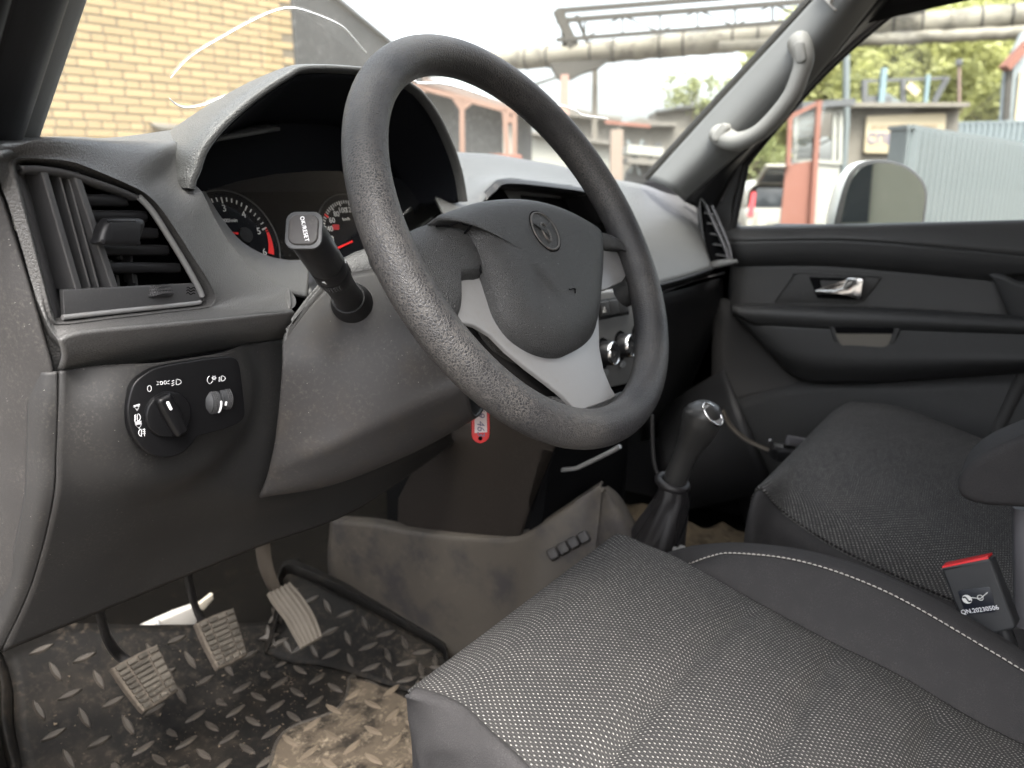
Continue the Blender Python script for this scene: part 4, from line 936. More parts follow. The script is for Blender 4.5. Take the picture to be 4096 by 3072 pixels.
prism('tag_frame', curve(ktp([(1889, 1600), (1955, 1600), (1958, 1660), (1958, 1730), (1950, 1757), (1922, 1772), (1896, 1760), (1886, 1735), (1886, 1660)]), 3, True), KPn*.0028, MT['redplastic'], kt, .0008)
prism('paper_insert', ktp([(1898, 1610), (1945, 1610), (1948, 1727), (1898, 1730)], .0028), KPn*.0003, MT['paper'], kt)
lathe('tag_hole', [(.0023, 0), (.0023, .0003)], at(1921, 1752, pl=KPL)+KPn*.0027, KPn, MT['void'], kt, 20)
dv = (at(1921, 1720, pl=KPL)-at(1921, 1640, pl=KPL)).normalized(); du = (at(1950, 1700, pl=KPL)-at(1890, 1700, pl=KPL)).normalized()
lettering('handwriting', '69 463', at(1922, 1685, pl=KPL)+KPn*.0032, dv, du, .0115, MT['ink'], kt, .0001, shear=.2)
tube('key_ring', [at(1921, 1600, pl=KPL)+du*(.006*cos(2*pi*k/16))+dv*(.006*sin(2*pi*k/16)-.004) for k in range(16)], .0006, MT['chrome'], kt, 6, closed=True)

# ================================================================== floor mat, pedals
TOEA = radians(35); TN = Vector((0, -sin(TOEA), cos(TOEA))); TY0 = .52
TOE = (Vector((0, TY0, FZ)), TN)
def floor_pt(px, py, h=0.0):
    p = at(px, py, z=FZ+h)
    if p.y <= TY0: return p
    return at(px, py, pl=(TOE[0]+TN*h, TN))
def slope(x, s, h=0.0):
    """x across, s metres along the mat from the heel line (s>0 climbs the toe board)"""
    if s < 0: return Vector((x, TY0+s, FZ+h))
    return Vector((x, TY0+s*cos(TOEA), FZ+s*sin(TOEA)))+TN*h
fm = thing('floor_mat', 'muddy black rubber floor mat with lens-shaped treads under the pedals', 'floor mat', (-.38, .4, FZ))
mrows = []
SMX = [(-.70, .215), (-.52, .21), (-.437, .165), (-.357, .126), (-.26, .078), (-.228, .066), (-.20, .07), (-.175, .135), (-.144, .15), (-.10, .15)]
def smax(x):
    for (a, b), (c, d) in zip(SMX, SMX[1:]):
        if x <= c: return b+(d-b)*max(0, (x-a)/(c-a))
    return SMX[-1][1]
for k in range(-9, 11):
    row = []
    for i in range(31):
        x = -.62+.495*i/30
        s = .42*k/9 if k <= 0 else smax(x)*k/10
        xl = -.62+.045*ss(.04, .21, s); row.append(slope(xl+(x+.62)*(-.125-xl)/.495, s, .002))
    mrows.append(row)
loft('mat_base', mrows, MT['rubber'], fm, 1, 1, .006, flip=False, resample=False, sharp=60)
edge_l = [slope(-.62+.045*ss(.04, .21, s), s, .004) for s in (-.42, -.2, 0, .1, .16, .21)]
loft('raised_rim', [edge_l, [p+Vector((-.006, 0, .012)) for p in edge_l], [p+Vector((-.012, 0, .014)) for p in edge_l], [p+Vector((-.016, 0, -.002)) for p in edge_l]], MT['rubber'], fm, 4, 3, .002)
rim_px = [(1112, 2400), (1118, 2300), (1150, 2250), (1230, 2272), (1400, 2352), (1600, 2460), (1760, 2556), (1790, 2640), (1840, 2800)]
rp = []
for i, p in enumerate(rim_px): rp.append(at(*p, z=(.17, .19, .195, .18, .15, .125, .105, .10, .10)[i]))
loft('raised_rim', [[p+Vector((.008, .008, -.04)) for p in rp], [p+Vector((.004, .004, 0)) for p in rp], [p+Vector((-.008, -.008, .001)) for p in rp], [p+Vector((-.010, -.010, -.016)) for p in rp]], MT['matrim'], fm, 5, 1, .002, sharp=25)
apq = [p+Vector((-.009, -.009, -.015)) for p in rp]
def floor_under(x, y): return Vector((x, y, FZ+.004+max(0, y-TY0)*tan(TOEA)))
apr = []
for i, p in enumerate(apq):
    q = floor_under(p.x-(.03, .05, .085, .095, .10, .10, .10, .10, .10)[i], p.y-(.0, .02, .05, .06, .05, .04, .03, .02, .0)[i]); apr.append(q)
loft('mat_flank', [apq, [a.lerp(b, .5)+Vector((0, 0, -.004)) for a, b in zip(apq, apr)], apr], MT['rubber'], fm, 5, 4, .003)
FLANK = (curve(apq, 5), curve(apr, 5))
# lens-shaped treads
def lens_mesh(nm, mat):
    bm = bmesh.new(); n = 10; out = []
    for k in range(n+1): t = -1+2*k/n; out.append((t*.0165, .0046*(1-t*t)))
    for k in range(1, n): t = 1-2*k/n; out.append((t*.0165, -.0046*(1-t*t)))
    lo = [bm.verts.new((u, v, 0)) for u, v in out]; hi = [bm.verts.new((u*.86, v*.6, .0028)) for u, v in out]
    m = len(out)
    for i in range(m): bm.faces.new((lo[i], lo[(i+1) % m], hi[(i+1) % m], hi[i]))
    bm.faces.new(hi); me = me_from(bm, nm); me.materials.append(mat); return me
LM = [lens_mesh('tread', MT['tread']), lens_mesh('tread_muddy', MT['mudtread'])]
HEEL = [(1398, 2715), (1385, 2790), (1330, 2850), (1180, 2905), (1115, 2960), (1090, 3040), (1085, 3200), (1700, 3200), (1750, 3000), (1700, 2860), (1560, 2760)]
hpts = [floor_pt(*p, .002) for p in HEEL]
def inpoly(x, y, P):
    c = False; n = len(P)
    for i in range(n):
        a, b = P[i], P[i-1]
        if (a.y > y) != (b.y > y) and x < (b.x-a.x)*(y-a.y)/(b.y-a.y)+a.x: c = not c
    return c
cnt = 0
for i in range(-16, 17):
    for j in range(-16, 17):
        for h in (0, 1):
            x = -.38+.0385*((i+.5*h)-(j+.5*h)); s = .0-.0385*((i+.5*h)+(j+.5*h))
            xl = -.60+.055*ss(0, .26, s)
            if x < xl or x > -.15 or s > smax(x)-.012 or s < -.38: continue
            p = slope(x, s, .0024)
            muddy = inpoly(p.x, p.y, hpts)
            o = bpy.data.objects.new('tread', LM[1 if muddy else 0]); COL.objects.link(o); o.parent = fm
            if muddy: p = p+Vector((0, 0, .0045))
            nr = TN if s > 0 else Vector((0, 0, 1)); ex = Vector((1, 0, 0)); ey = nr.cross(ex)
            an = radians(90 if h == 0 else 0)+random.uniform(-.06, .06); X = ex*cos(an)+ey*sin(an); Y = nr.cross(X)
            m = Matrix((X, Y, nr)).transposed().to_4x4(); m.translation = p-ORIG[fm]; o.matrix_basis = m
fa, fb = FLANK
for i in range(6, len(fa)-2, 2):
    for j, tt in enumerate((.22, .52, .82)):
        k = i+(j % 2); k = min(k, len(fa)-2); p = fa[k].lerp(fb[k], tt); e1 = (fa[k+1].lerp(fb[k+1], tt)-p).normalized(); e2 = (fb[k]-fa[k]).normalized(); nr = e1.cross(e2).normalized(); nr = nr if nr.z > 0 else -nr
        an = radians(45 if (i//2+j) % 2 else -45); X = (e1*cos(an)+e2*sin(an)); X = (X-nr*X.dot(nr)).normalized(); Y = nr.cross(X)
        o = bpy.data.objects.new('tread', LM[0]); COL.objects.link(o); o.parent = fm; m = Matrix((X, Y, nr)).transposed().to_4x4(); m.translation = p+nr*.0032+Vector((0, 0, -.0038*4*tt*(1-tt)))-ORIG[fm]; o.matrix_basis = m
# heel area caked with dry mud, with a raised border
hs = [floor_pt(*p, .0065) for p in HEEL]
put('heel_pad', me_from(prism_bm(curve(hs, 3, True), (0, 0, -.005), 0)), MT['mud'], fm, label='heel area caked with pale dried mud')
tube('heel_border', curve([floor_pt(*p, .005) for p in HEEL[:8]], 5), .0028, MT['tread'], fm, 8)
# crumbs of mud
bm = bmesh.new(); rnd = random.Random(3)
for k in range(1400):
    x = rnd.uniform(-.58, -.16); s = rnd.gauss(-.02, .10)
    if s > smax(x)-.01 or s < -.4 or rnd.random() > .35+.65*ss(-.58, -.28, x): continue
    p = slope(x, s, .003); sz = rnd.uniform(.0006, .0022)*(1.6 if rnd.random() < .1 else 1)
    ps = [p+Vector((rnd.uniform(-sz, sz), rnd.uniform(-sz, sz), rnd.uniform(0, sz*.8))) for _ in range(4)]
    v = [bm.verts.new(q) for q in ps]
    for f in ((0, 1, 2), (0, 2, 3), (0, 3, 1), (1, 3, 2)): bm.faces.new([v[a] for a in f])
put('mud_crumbs', me_from(bm), MT['mudtread'], fm, kind='stuff')
# white plastic piece behind the brake pedal
wp = thing('plastic_bracket', 'white plastic piece lying beyond the mat behind the brake pedal', 'bracket', at(620, 2520, y=.72))
prism('bracket_plate', [at(*p, y=.73) for p in ((470, 2560), (488, 2532), (610, 2475), (690, 2440), (770, 2412), (772, 2492), (745, 2560))], (0, -.014, 0), plastic('white_plastic', (.50, .48, .45), .35), wp, .004)
prism('bracket_fin', [at(*p, y=.725) for p in ((780, 2420), (842, 2370), (846, 2392), (805, 2440))], (0, -.006, 0), plastic('white_plastic_fin', (.55, .5, .42), .5), wp, .001)
tube('bracket_rib', [at(628, 2470, y=.714), at(640, 2528, y=.714)], .002, MT['white'], wp, 6)
# pedals
def quadmap(q, s, t): return q[0].lerp(q[1], s).lerp(q[3].lerp(q[2], s), t)
def pad_pedal(nm, label, quadpx, zc, armpx, base):
    PN = Vector((-.05, -.72, .69)).normalized(); c = at(sum(p[0] for p in quadpx)/4, sum(p[1] for p in quadpx)/4, z=zc); PLN = (c, PN)
    q = [at(*p, pl=PLN) for p in quadpx]
    t = thing(nm, label, 'pedal', c)
    outl = []
    for (i, (s0, t0)) in enumerate(((0, 0), (1, 0), (1, 1), (0, 1))):
        pass
    for s, tt in ((.04, 0), (.5, -.02), (.96, 0), (1, .04), (1.02, .5), (1, .96), (.95, 1), (.5, 1.02), (.08, 1), (.0, .95), (-.02, .5), (0, .05)): outl.append(quadmap(q, s, tt))
    pd = prism('pad', [p-PN*.012 for p in curve(outl, 2, True)], PN*.012, MT['pedal'], t, .003)
    cells = []
    for k in range(4): cells.append((.05+k*.24, .05+k*.24+.19, .03, .12)); cells.append((.05+k*.24, .05+k*.24+.19, .88, .97))
    for r in range(7):
        t0 = .155+r*.103
        cells += [(.04, .25, t0, t0+.075), (.30, .68, t0, t0+.075)]
    for r in range(5): t0 = .16+r*.143; cells.append((.73, .96, t0, t0+.11))
    for a, b, c0, d0 in cells:
        prism('tread_block', [quadmap(q, a, c0)-PN*.001, quadmap(q, b, c0)-PN*.001, quadmap(q, b, d0)-PN*.001, quadmap(q, a, d0)-PN*.001], PN*.0042, MT['pedalblk'], t, .001, 2)
    arm = [at(*p, z=zz) for p, zz in armpx]
    tube('arm', curve(arm, 5), .0085, MT['steel'], t, 8, sq=.6)
    return t
pad_pedal('clutch_pedal', 'dusty clutch pedal with block tread, leftmost of the three pedals', [(446, 2672), (630, 2576), (716, 2758), (574, 2846)], .20, [((520, 2650), .185), ((470, 2615), .20), ((426, 2545), .24), ((396, 2430), .29), ((385, 2330), .34)], None)
pad_pedal('brake_pedal', 'dusty brake pedal with block tread, middle one of the three pedals', [(784, 2492), (935, 2430), (990, 2616), (872, 2674)], .20, [((850, 2510), .185), ((805, 2480), .20), ((775, 2405), .23), ((752, 2300), .28), ((735, 2200), .33)], None)
ga = thing('accelerator_pedal', 'long ribbed accelerator pedal beside the rubber mat rim', 'pedal', at(1200, 2480, z=.17))
GL = [(1066, 2378, .225), (1090, 2420, .213), (1137, 2482, .195), (1170, 2540, .178), (1200, 2594, .165)]
GR = [(1156, 2334, .235), (1205, 2390, .217), (1245, 2450, .20), (1268, 2500, .185), (1284, 2550, .172)]
gl_ = [at(a, b, z=c) for a, b, c in GL]; gr_ = [at(a, b, z=c) for a, b, c in GR]
gp = loft('pad', [gl_, [a.lerp(b, .5)+Vector((0, -.002, .002)) for a, b in zip(gl_, gr_)], gr_], MT['gaspad'], ga, 4, 3, .008, flip=False)
for k in range(6):
    f = .06+k*.176; tube('rib', curve([a.lerp(b, f)+Vector((0, -.003, .0035)) for a, b in zip(gl_, gr_)], 3), .0019, MT['gaspad'], ga, 6)
tube('arm', curve([at(1110, 2370, z=.218), at(1085, 2325, z=.245), at(1062, 2260, z=.275), at(1050, 2180, z=.31), at(1045, 2080, z=.36)], 5), .0115, MT['gasarm'], ga, 8, sq=.45)

# ================================================================== tunnel, console, gear lever
tun = thing('tunnel_cover', 'scuffed brown-grey plastic cover of the transmission tunnel', 'tunnel cover', (-.1, .3, .1))
TT = [(1325, 2094, -.125), (1480, 2106, -.12), (1650, 2138, -.115), (1900, 2162, -.108), (2085, 2158, -.10), (2200, 2092, -.09), (2330, 2005, -.06), (2405, 1955, -.03)]
TB = [(1330, 2400, -.115), (1480, 2470, -.11), (1640, 2560, -.105), (1770, 2640, -.10), (1880, 2800, -.11), (2000, 2900, -.155), (2200, 2900, -.15), (2350, 2900, -.15)]
t0 = [at(a, b, x=c) for a, b, c in TT]; t1 = [at(a, b, x=c) for a, b, c in TB]
loft('side_wall', [[p+Vector((.03, .012, -.004)) for p in t0], [p+Vector((.006, .003, .001)) for p in t0], [p.lerp(q, .05) for p, q in zip(t0, t1)], [p.lerp(q, .5)+Vector((-.006, 0, .004)) for p, q in zip(t0, t1)], t1], MT['tunnel'], tun, 6, 5, .004)
tpf = [at(2405, 1955, x=-.03), at(2450, 1990, x=-.015), at(2500, 2070, x=-.01), at(2535, 2150, x=-.01), at(2560, 2260, x=-.02)]
loft('top_face', [[t0[-1].lerp(t1[-1], k/9)+Vector((-.004, .002, .002)) for k in range(5)], [t0[-1].lerp(t1[-1], k/9).lerp(tpf[k], .55)+Vector((.002, 0, .006*min(1, k/2))) for k in range(5)], tpf, [p+Vector((.06, .02, -.02)) for p in tpf]], MT['tunnel'], tun, 5, 4, .004)
for k in range(4):
    c = at(2212+k*41, 2215-k*22, x=-.112+.010*k); nn = Vector((-.82, -.25, .5)).normalized(); e1 = (at(2330, 2150, x=-.07)-at(2212, 2215, x=-.095)).normalized(); e2 = nn.cross(e1)
    pts = [c+e1*u+e2*v for u, v in rr(.0074, .0080, .0042, 6)]
    prism('rubber_stud', [p-nn*.006 for p in pts], nn*.011, MT['shroud'], tun, .003, 4)
con = thing('centre_console', 'dark brown centre console side beside the steering column', 'console', (0, .2, .3))
CS = [(1600, 2082), (1602, 1990), (1700, 1800), (1800, 1650), (2000, 1500), (2330, 1480), (2290, 1650), (2180, 1800), (2085, 2156), (1900, 2160), (1700, 2128)]
prism('side_panel', [at(*p, x=-.092) for p in CS], (-.006, 0, 0), MT['console'], con, .002)
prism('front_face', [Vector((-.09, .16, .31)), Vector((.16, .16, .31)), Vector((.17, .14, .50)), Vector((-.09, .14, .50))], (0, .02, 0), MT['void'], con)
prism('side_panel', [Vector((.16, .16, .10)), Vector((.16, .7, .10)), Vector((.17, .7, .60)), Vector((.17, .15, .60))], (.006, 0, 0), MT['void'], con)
tube('panel_seam', [at(2216, 1810, x=-.123), at(2160, 1960, x=-.123), at(2120, 2100, x=-.123)], .0012, MT['void'], con, 6)
rod = curve([at(2242, 1880, x=-.05), at(2300, 1874, x=-.05), at(2330, 1862, x=-.05), at(2440, 1808, x=-.05), at(2480, 1785, x=-.05)], 4)
tube('grab_rod', rod, .0032, MT['silver'], con, 8)
tube('cable', curve([at(2608, 1660, x=.09), at(2610, 1760, x=.09), at(2618, 1860, x=.09), at(2640, 1920, x=.09)], 5), .003, MT['bolster'], con, 8)
gear = thing('gear_lever', 'black gear lever with chrome-topped knob and leatherette gaiter', 'gear lever', at(2660, 2180, x=0))
G = lambda px, py, x=0.0: at(px, py, x=x)
gp_ = [G(2690, 1950), G(2706, 1905), G(2730, 1845), G(2757, 1790), G(2785, 1735), G(2803, 1690), G(2812, 1650), G(2815, 1622)]
lathe_pts = curve(gp_, 4); rl = [.0148, .0158, .0158, .0172, .0225, .0255, .0250, .019]
rads = []
for i in range(len(lathe_pts)):
    f = i/4; k = min(int(f), len(rl)-2); rads.append(rl[k]+(rl[k+1]-rl[k])*(f-k))
tube('knob', lathe_pts+[G(2816, 1606)], rads+[.009], MT['knob'], gear, 24)
kn_ = (RT*.40+UP*.36-FW*.84).normalized(); kc_ = G(2805, 1682)+kn_*.0246
e1 = (at(2868, 1690, pl=(kc_, kn_))-at(2800, 1610, pl=(kc_, kn_))).normalized(); e2 = kn_.cross(e1)
tube('knob_ring', [kc_+e1*(.0172*cos(2*pi*k/32))+e2*(.0098*sin(2*pi*k/32)) for k in range(32)], .0015, MT['chrome'], gear, 8, closed=True)
prism('knob_badge', [kc_+e1*(.0155*cos(2*pi*k/32))+e2*(.0082*sin(2*pi*k/32))-kn_*.004 for k in range(32)], kn_*.005, MT['silver'], gear, .0012)
bc = [(2690, 1930), (2688, 1975), (2680, 2010), (2660, 2080), (2640, 2150), (2620, 2220)]
br = [.0185, .0205, .0225, .029, .036, .043]
def boot_ring(i, c, r):
    up = (G(2690, 1930)-G(2640, 2150)).normalized(); a = Vector((1, 0, 0)); a = (a-up*a.dot(up)).normalized(); b = up.cross(a); out = []
    for k in range(40):
        th = 2*pi*k/40; f = 1+.09*min(1, i/2)*sin(6*th+i*1.1)+.07*sin(3*th-i*.8)+.03*sin(11*th); out.append(c+a*(r*f*cos(th))+b*(r*f*sin(th)))
    return out
loft('gaiter', [boot_ring(i, G(*p), r) for i, (p, r) in enumerate(zip(bc, br))], MT['boot'], gear, 1, 4, .002, closed=True, flip=True)
tube('gaiter_collar', [G(2690, 1930)+Vector((.0195*cos(2*pi*k/28), .0195*sin(2*pi*k/28)*.95, .0195*.25*sin(2*pi*k/28))) for k in range(28)], .0058, MT['boot'], gear, 10, closed=True)
tube('gaiter_seam', curve([G(2768, 1990, -.01), G(2750, 2060, -.012), G(2728, 2130, -.014), G(2700, 2190, -.016)], 4), .0009, MT['void'], gear, 6)
for k, p in enumerate(((2685, 2195), (2712, 2190))):
    tube('clip', [at(p[0], p[1]+14, x=-.02), at(p[0]+12, p[1]-2, x=-.02), at(p[0]+26, p[1]+4, x=-.02)], .0032, MT['silver'], gear, 6)

# passenger footwell
pf = thing('passenger_carpet', 'trampled muddy carpet piece on the passenger floor behind the gear lever', 'carpet', at(2870, 2120, z=.12))
bm = bmesh.new(); cp0 = at(2720, 2230, z=.12); rowsP = []
for j in range(14):
    rowsP.append([Vector((.10+i*.03, -.02+j*.03, .115+.012*sin(i*1.7+j*.9)+.008*sin(j*2.3-i))) for i in range(15)])
loft('carpet_sheet', rowsP, MT['carpetmud'], pf, 1, 1, .006, resample=False)
loft('footwell_side', [[at(2630, 1650, x=.66), at(2760, 1560, x=.68), at(2900, 1480, x=.70)], [at(2660, 2050, x=.60), at(2850, 2020, x=.62), at(3100, 1950, x=.64)]], MT['seal'], body, 4, 2, .01)
strip = curve([at(2890, 1640, x=.62), at(2920, 1700, x=.62), at(2980, 1755, x=.62), at(3050, 1790, x=.62), at(3120, 1815, x=.62)], 5)
tube('carpet_edge', strip, .009, MT['tunnel'], body, 8, sq=.4)
mec = thing('seat_slider', 'black seat slide mechanism in front of the passenger seat', 'seat slider', at(3150, 1800, y=-.02))
bar('rail', at(3090, 1815, y=-.01), at(3230, 1830, y=-.06), .03, .02, MT['black'], mec, .003)
bar('latch', at(3110, 1795, y=-.012), at(3160, 1800, y=-.012), .02, .02, MT['steel'], mec, .003)
tube('release_bar', [at(3080, 1760, y=-.01), at(3090, 1790, y=-.01), at(3105, 1815, y=-.01)], .003, MT['pillard'], mec, 6)
bar('bracket', at(3150, 1760, y=-.02), at(3230, 1775, y=-.05), .014, .018, MT['pillard'], mec, .003)

# ================================================================== seats
def stitch_line(pts, n, mat, parent, L=.74, rad=.0007, name='stitching'):
    c = curve(pts, 12); acc = [0]
    for a, b in zip(c, c[1:]): acc.append(acc[-1]+(b-a).length)
    tot = acc[-1]; bm = bmesh.new()
    def P(s):
        s = max(0, min(tot, s)); k = 0
        while k < len(acc)-2 and acc[k+1] < s: k += 1
        f = (s-acc[k])/max(1e-9, acc[k+1]-acc[k]); return c[k].lerp(c[k+1], f)
    for i in range(n):
        s0 = tot*i/n; s1 = s0+tot/n*L; m = P((s0+s1)/2)+Vector((0, 0, rad*.6))
        tube_bm([P(s0), m, P(s1)], [rad*.6, rad, rad*.6], 6, bm=bm)
    put(name, me_from(bm), mat, parent, kind='stuff')
ds = thing('driver_seat', 'front seat in dotted grey cloth nearest the camera', 'seat', (-.345, -.3, FZ))
def groove(p):
    z = 0
    for y0 in (-.165, -.252, -.345, -.44): z -= .008*math.exp(-((p.y-y0+.02*(p.x+.17))/.010)**2)*(1-ss(-.215, -.18, p.x))
    return p+Vector((0, 0, z))
fe = [at(1655+(2480-1655)*t, 2785+(2150-2785)*t, z=.40) for t in (0, .12, .3, .5, .7, .88, 1)]
def drow(y, zl, zm, zr, xl=-.548, xr=-.17):
    out = []
    for t in (0, .12, .3, .5, .7, .88, 1):
        z = (zl*(1-t)*(1-2*t)+4*zm*t*(1-t)+zr*t*(2*t-1)); out.append(Vector((xl+(xr-xl)*t, y, z)))
    return out
drows = [[p+Vector((.05*(1-i/6), .012, -.16)) for i, p in enumerate(fe)], [p+Vector((.03*(1-i/6), .020, -.05)) for i, p in enumerate(fe)], [p+Vector((.012*(1-i/6), .013, -.014)) for i, p in enumerate(fe)], fe,
         drow(-.035, .402, .409, .396, -.533, -.172), drow(-.078, .402, .408, .388, -.538), drow(-.16, .392, .394, .365), drow(-.239, .372, .372, .345), drow(-.311, .355, .352, .330), drow(-.398, .335, .328, .304), drow(-.55, .30, .295, .28)]
loft('cushion', drows, MT['fabric'], ds, 8, 14, .004, flip=False, fn=groove)
SEA = [(2480, 2150), (2600, 2193), (2720, 2250), (2860, 2330), (3000, 2410), (3300, 2570), (3600, 2720), (4000, 2950), (4250, 3090)]
STI = [(2560, 2260), (2660, 2285), (2752, 2260), (2837, 2230), (2938, 2216), (3209, 2250), (3547, 2372), (3952, 2602), (4200, 2755)]
SIL = [(2545, 2270), (2620, 2232), (2720, 2200), (2803, 2184), (2972, 2177), (3250, 2214), (3560, 2318), (3920, 2506), (4160, 2660)]
sea = [at(*p, x=-.172)+Vector((0, 0, -.006)) for p in SEA]; sti = [at(*p, x=-.125) for p in STI]; sil = [at(*p, x=-.095) for p in SIL]
sea0 = [p+Vector((-.012, 0, -.02)) for p in sea]
loft('side_bolster', [sea0, sea, [a.lerp(b, .35)+Vector((0, 0, -.003)) for a, b in zip(sea, sti)], [a.lerp(b, .75)+Vector((0, 0, .002)) for a, b in zip(sea, sti)], sti], MT['bolster'], ds, 5, 5, .003)
loft('side_bolster', [[p+Vector((0, 0, -.0015)) for p in sti], [a.lerp(b, .15)+Vector((0, 0, .0025)) for a, b in zip(sti, sil)], [a.lerp(b, .6)+Vector((0, 0, .003)) for a, b in zip(sti, sil)], sil, [p+Vector((.012, 0, -.02)) for p in sil], [p+Vector((.016, 0, -.18)) for p in sil]], MT['bolster'], ds, 5, 5, .003)
stitch_line([p+Vector((0, 0, .001)) for p in sti[1:]], 75, MT['thread'], ds)
ls = [at(1655, 2785, z=.40), at(1740, 2808, z=.402), at(1846, 2859, z=.402), at(1943, 2956, z=.402), at(2040, 3046, z=.40), at(2200, 3200, z=.39)]
lso = [at(1643, 2800, z=.385), at(1645, 2850, z=.375), at(1665, 2930, z=.365), at(1690, 3010, z=.36), at(1740, 3060, z=.355), at(1850, 3200, z=.35)]
loft('side_bolster', [[p+Vector((.010, -.004, -.008)) for p in ls], [p+Vector((.003, 0, .003)) for p in ls], [p+Vector((-.004, 0, .003)) for p in ls], [a.lerp(b, .5)+Vector((-.006, 0, .008)) for a, b in zip(ls, lso)], lso, [p+Vector((.004, 0, -.05)) for p in lso], [p+Vector((.0, 0, -.2)) for p in lso]], MT['bolster'], ds, 5, 5, .003)
stitch_line([p+Vector((-.001, 0, .0008)) for p in ls], 70, MT['bolster'], ds, .8, .0005)
box('seat_base', (-.345, -.32, .19), (.40, .5, .2), MT['black'], ds, bev=.02)
box('backrest', (-.345, -.78, .72), (.48, .14, .80), MT['bolster'], ds, rot=Euler((radians(18), 0, 0)).to_matrix(), bev=.05)
ps_ = thing('passenger_seat', 'front seat in dotted grey cloth beyond the gear lever', 'seat', (.34, -.3, FZ))
fp = [at(px, py, y=-.097) for px, py in ((3048, 1962), (3082, 1926), (3135, 1870), (3220, 1780), (3300, 1697), (3352, 1646), (3395, 1618))]
ZL = {0: (-.119, .359), 1: (-.178, .333), 2: (-.243, .315), 3: (-.332, .296), 4: (-.46, .285)}
def prow(y, zs): return [Vector((x, y, z)) for x, z in zip((.10, .135, .21, .34, .46, .54, .585), zs)]
prows = [[p+Vector((.05*(1-i/6), .03, -.2)) for i, p in enumerate(fp)], [p+Vector((.03*(1-i/6), .020, -.045)) for i, p in enumerate(fp)], [p+Vector((.012*(1-i/6), .010, -.012)) for i, p in enumerate(fp)], fp,
         prow(-.119, (.362, .385, .402, .410, .411, .410, .404)), prow(-.178, (.334, .362, .388, .405, .411, .412, .407)), prow(-.243, (.315, .342, .370, .388, .398, .400, .393)),
         prow(-.332, (.296, .320, .345, .362, .372, .376, .368)), prow(-.46, (.285, .300, .315, .328, .335, .340, .335))]
loft('cushion', prows, MT['fabric'], ps_, 8, 10, .004)
pl_ = [fp[0]+Vector((0, .012, -.08)), fp[0]+Vector((0, .012, -.02)), fp[0], prows[4][0], prows[5][0], prows[6][0], prows[7][0], prows[8][0]]
loft('side_bolster', [pl_, [p+Vector((-.012, 0, -.006)) for p in pl_], [p+Vector((-.020, 0, -.03)) for p in pl_], [p+Vector((-.020, 0, -.09)) for p in pl_], [p+Vector((-.01, 0, -.22)) for p in pl_]], MT['bolster'], ps_, 5, 5, .003, flip=True)
stitch_line([p+Vector((-.004, 0, .0002)) for p in pl_[3:]], 60, MT['threaddk'], ps_, .8, .0006)
prr = [r[-1] for r in prows[2:]]
loft('side_bolster', [prr, [p+Vector((.012, 0, -.008)) for p in prr], [p+Vector((.02, 0, -.05)) for p in prr], [p+Vector((.015, 0, -.22)) for p in prr]], MT['bolster'], ps_, 4, 4, .003)
box('seat_base', (.34, -.38, .18), (.40, .44, .2), MT['black'], ps_, bev=.02)
box('backrest', (.34, -.80, .72), (.48, .14, .80), MT['bolster'], ps_, rot=Euler((radians(18), 0, 0)).to_matrix(), bev=.05)
arn = [(4560, 1560), (4260, 1668), (4096, 1738), (3960, 1795), (3880, 1850), (3838, 1910), (3835, 1955), (3862, 1990), (3930, 2012), (4020, 2020), (4096, 2024), (4260, 2030), (4560, 2036)]
arp = seg_curve([[at(*p, x=-.02) for p in arn], [at(4560, 2036, x=-.02), at(4560, 1560, x=-.02)]], 4)[:-1]
prism('armrest', arp, (.075, 0, 0), MT['bolster'], ps_, .006, 3)
ar2 = [p+Vector((-.0125, 0, 0)) for p in arp]
prism('armrest_side', [p+Vector((0.002, 0, 0)) for p in arp], (-.012, 0, 0), MT['bolster'], ps_, .009, 4)
tube('armrest_post', [at(4092, 2030, x=.03), at(4096, 2500, x=.03)], .010, MT['pillard'], ps_, 8)
# buckle
bkl = thing('seat_belt_buckle', 'black seat belt buckle with red release button between the seats', 'buckle', at(3960, 2540, x=-.085))
BN = Vector((-.98, .16, .10)).normalized(); BPL = (at(3930, 2380, x=-.080), BN)
bp_ = lambda px, py, h=0.0: at(px, py, pl=BPL)+BN*h
bo = [bp_(*p, -.021) for p in ((3764, 2278), (3770, 2272), (3952, 2236), (3962, 2242), (4062, 2502), (4056, 2518), (3884, 2560), (3870, 2552))]
prism('buckle_body', bo, BN*.021, MT['buckle'], bkl, .003, 3)
tp = [bp_(3768, 2284, -.0195), bp_(3770, 2284, -.002), bp_(3953, 2246, -.002), bp_(3955, 2246, -.0195)]
prism('release_button', tp, (bp_(3860, 2240)-bp_(3900, 2400)).normalized()*.0045, MT['redplastic'], bkl, .0008)
lab = [bp_(*p, .0001) for p in ((3832, 2368), (3840, 2360), (3952, 2347), (3962, 2353), (3986, 2440), (3980, 2448), (3874, 2458), (3862, 2452))]
prism('label_plate', lab, BN*.0005, MT['label'], bkl, .0002)
lx = (bp_(3970, 2432)-bp_(3868, 2446)).normalized(); ly = BN.cross(lx); ly = ly if ly.z > 0 else -ly
lettering('lettering', 'QN.20230506', bp_(3919, 2439, .0008), lx, ly, .0062, MT['white'], bkl, .0001)
lc = bp_(3869, 2396, .0008)
prism('round_logo', [lc+lx*(.0045*cos(2*pi*k/28))+ly*(.0045*sin(2*pi*k/28)) for k in range(28)], BN*.0002, MT['dimwhite'], bkl)
tube('logo_swirl', curve([lc+BN*.0003+lx*u+ly*v for u, v in ((-.003, .0022), (-.001, .0025), (.0003, 0), (.001, -.0025), (.0032, -.002))], 4), .0009, MT['label'], bkl, 6)
wc = bp_(3922, 2390, .0008)
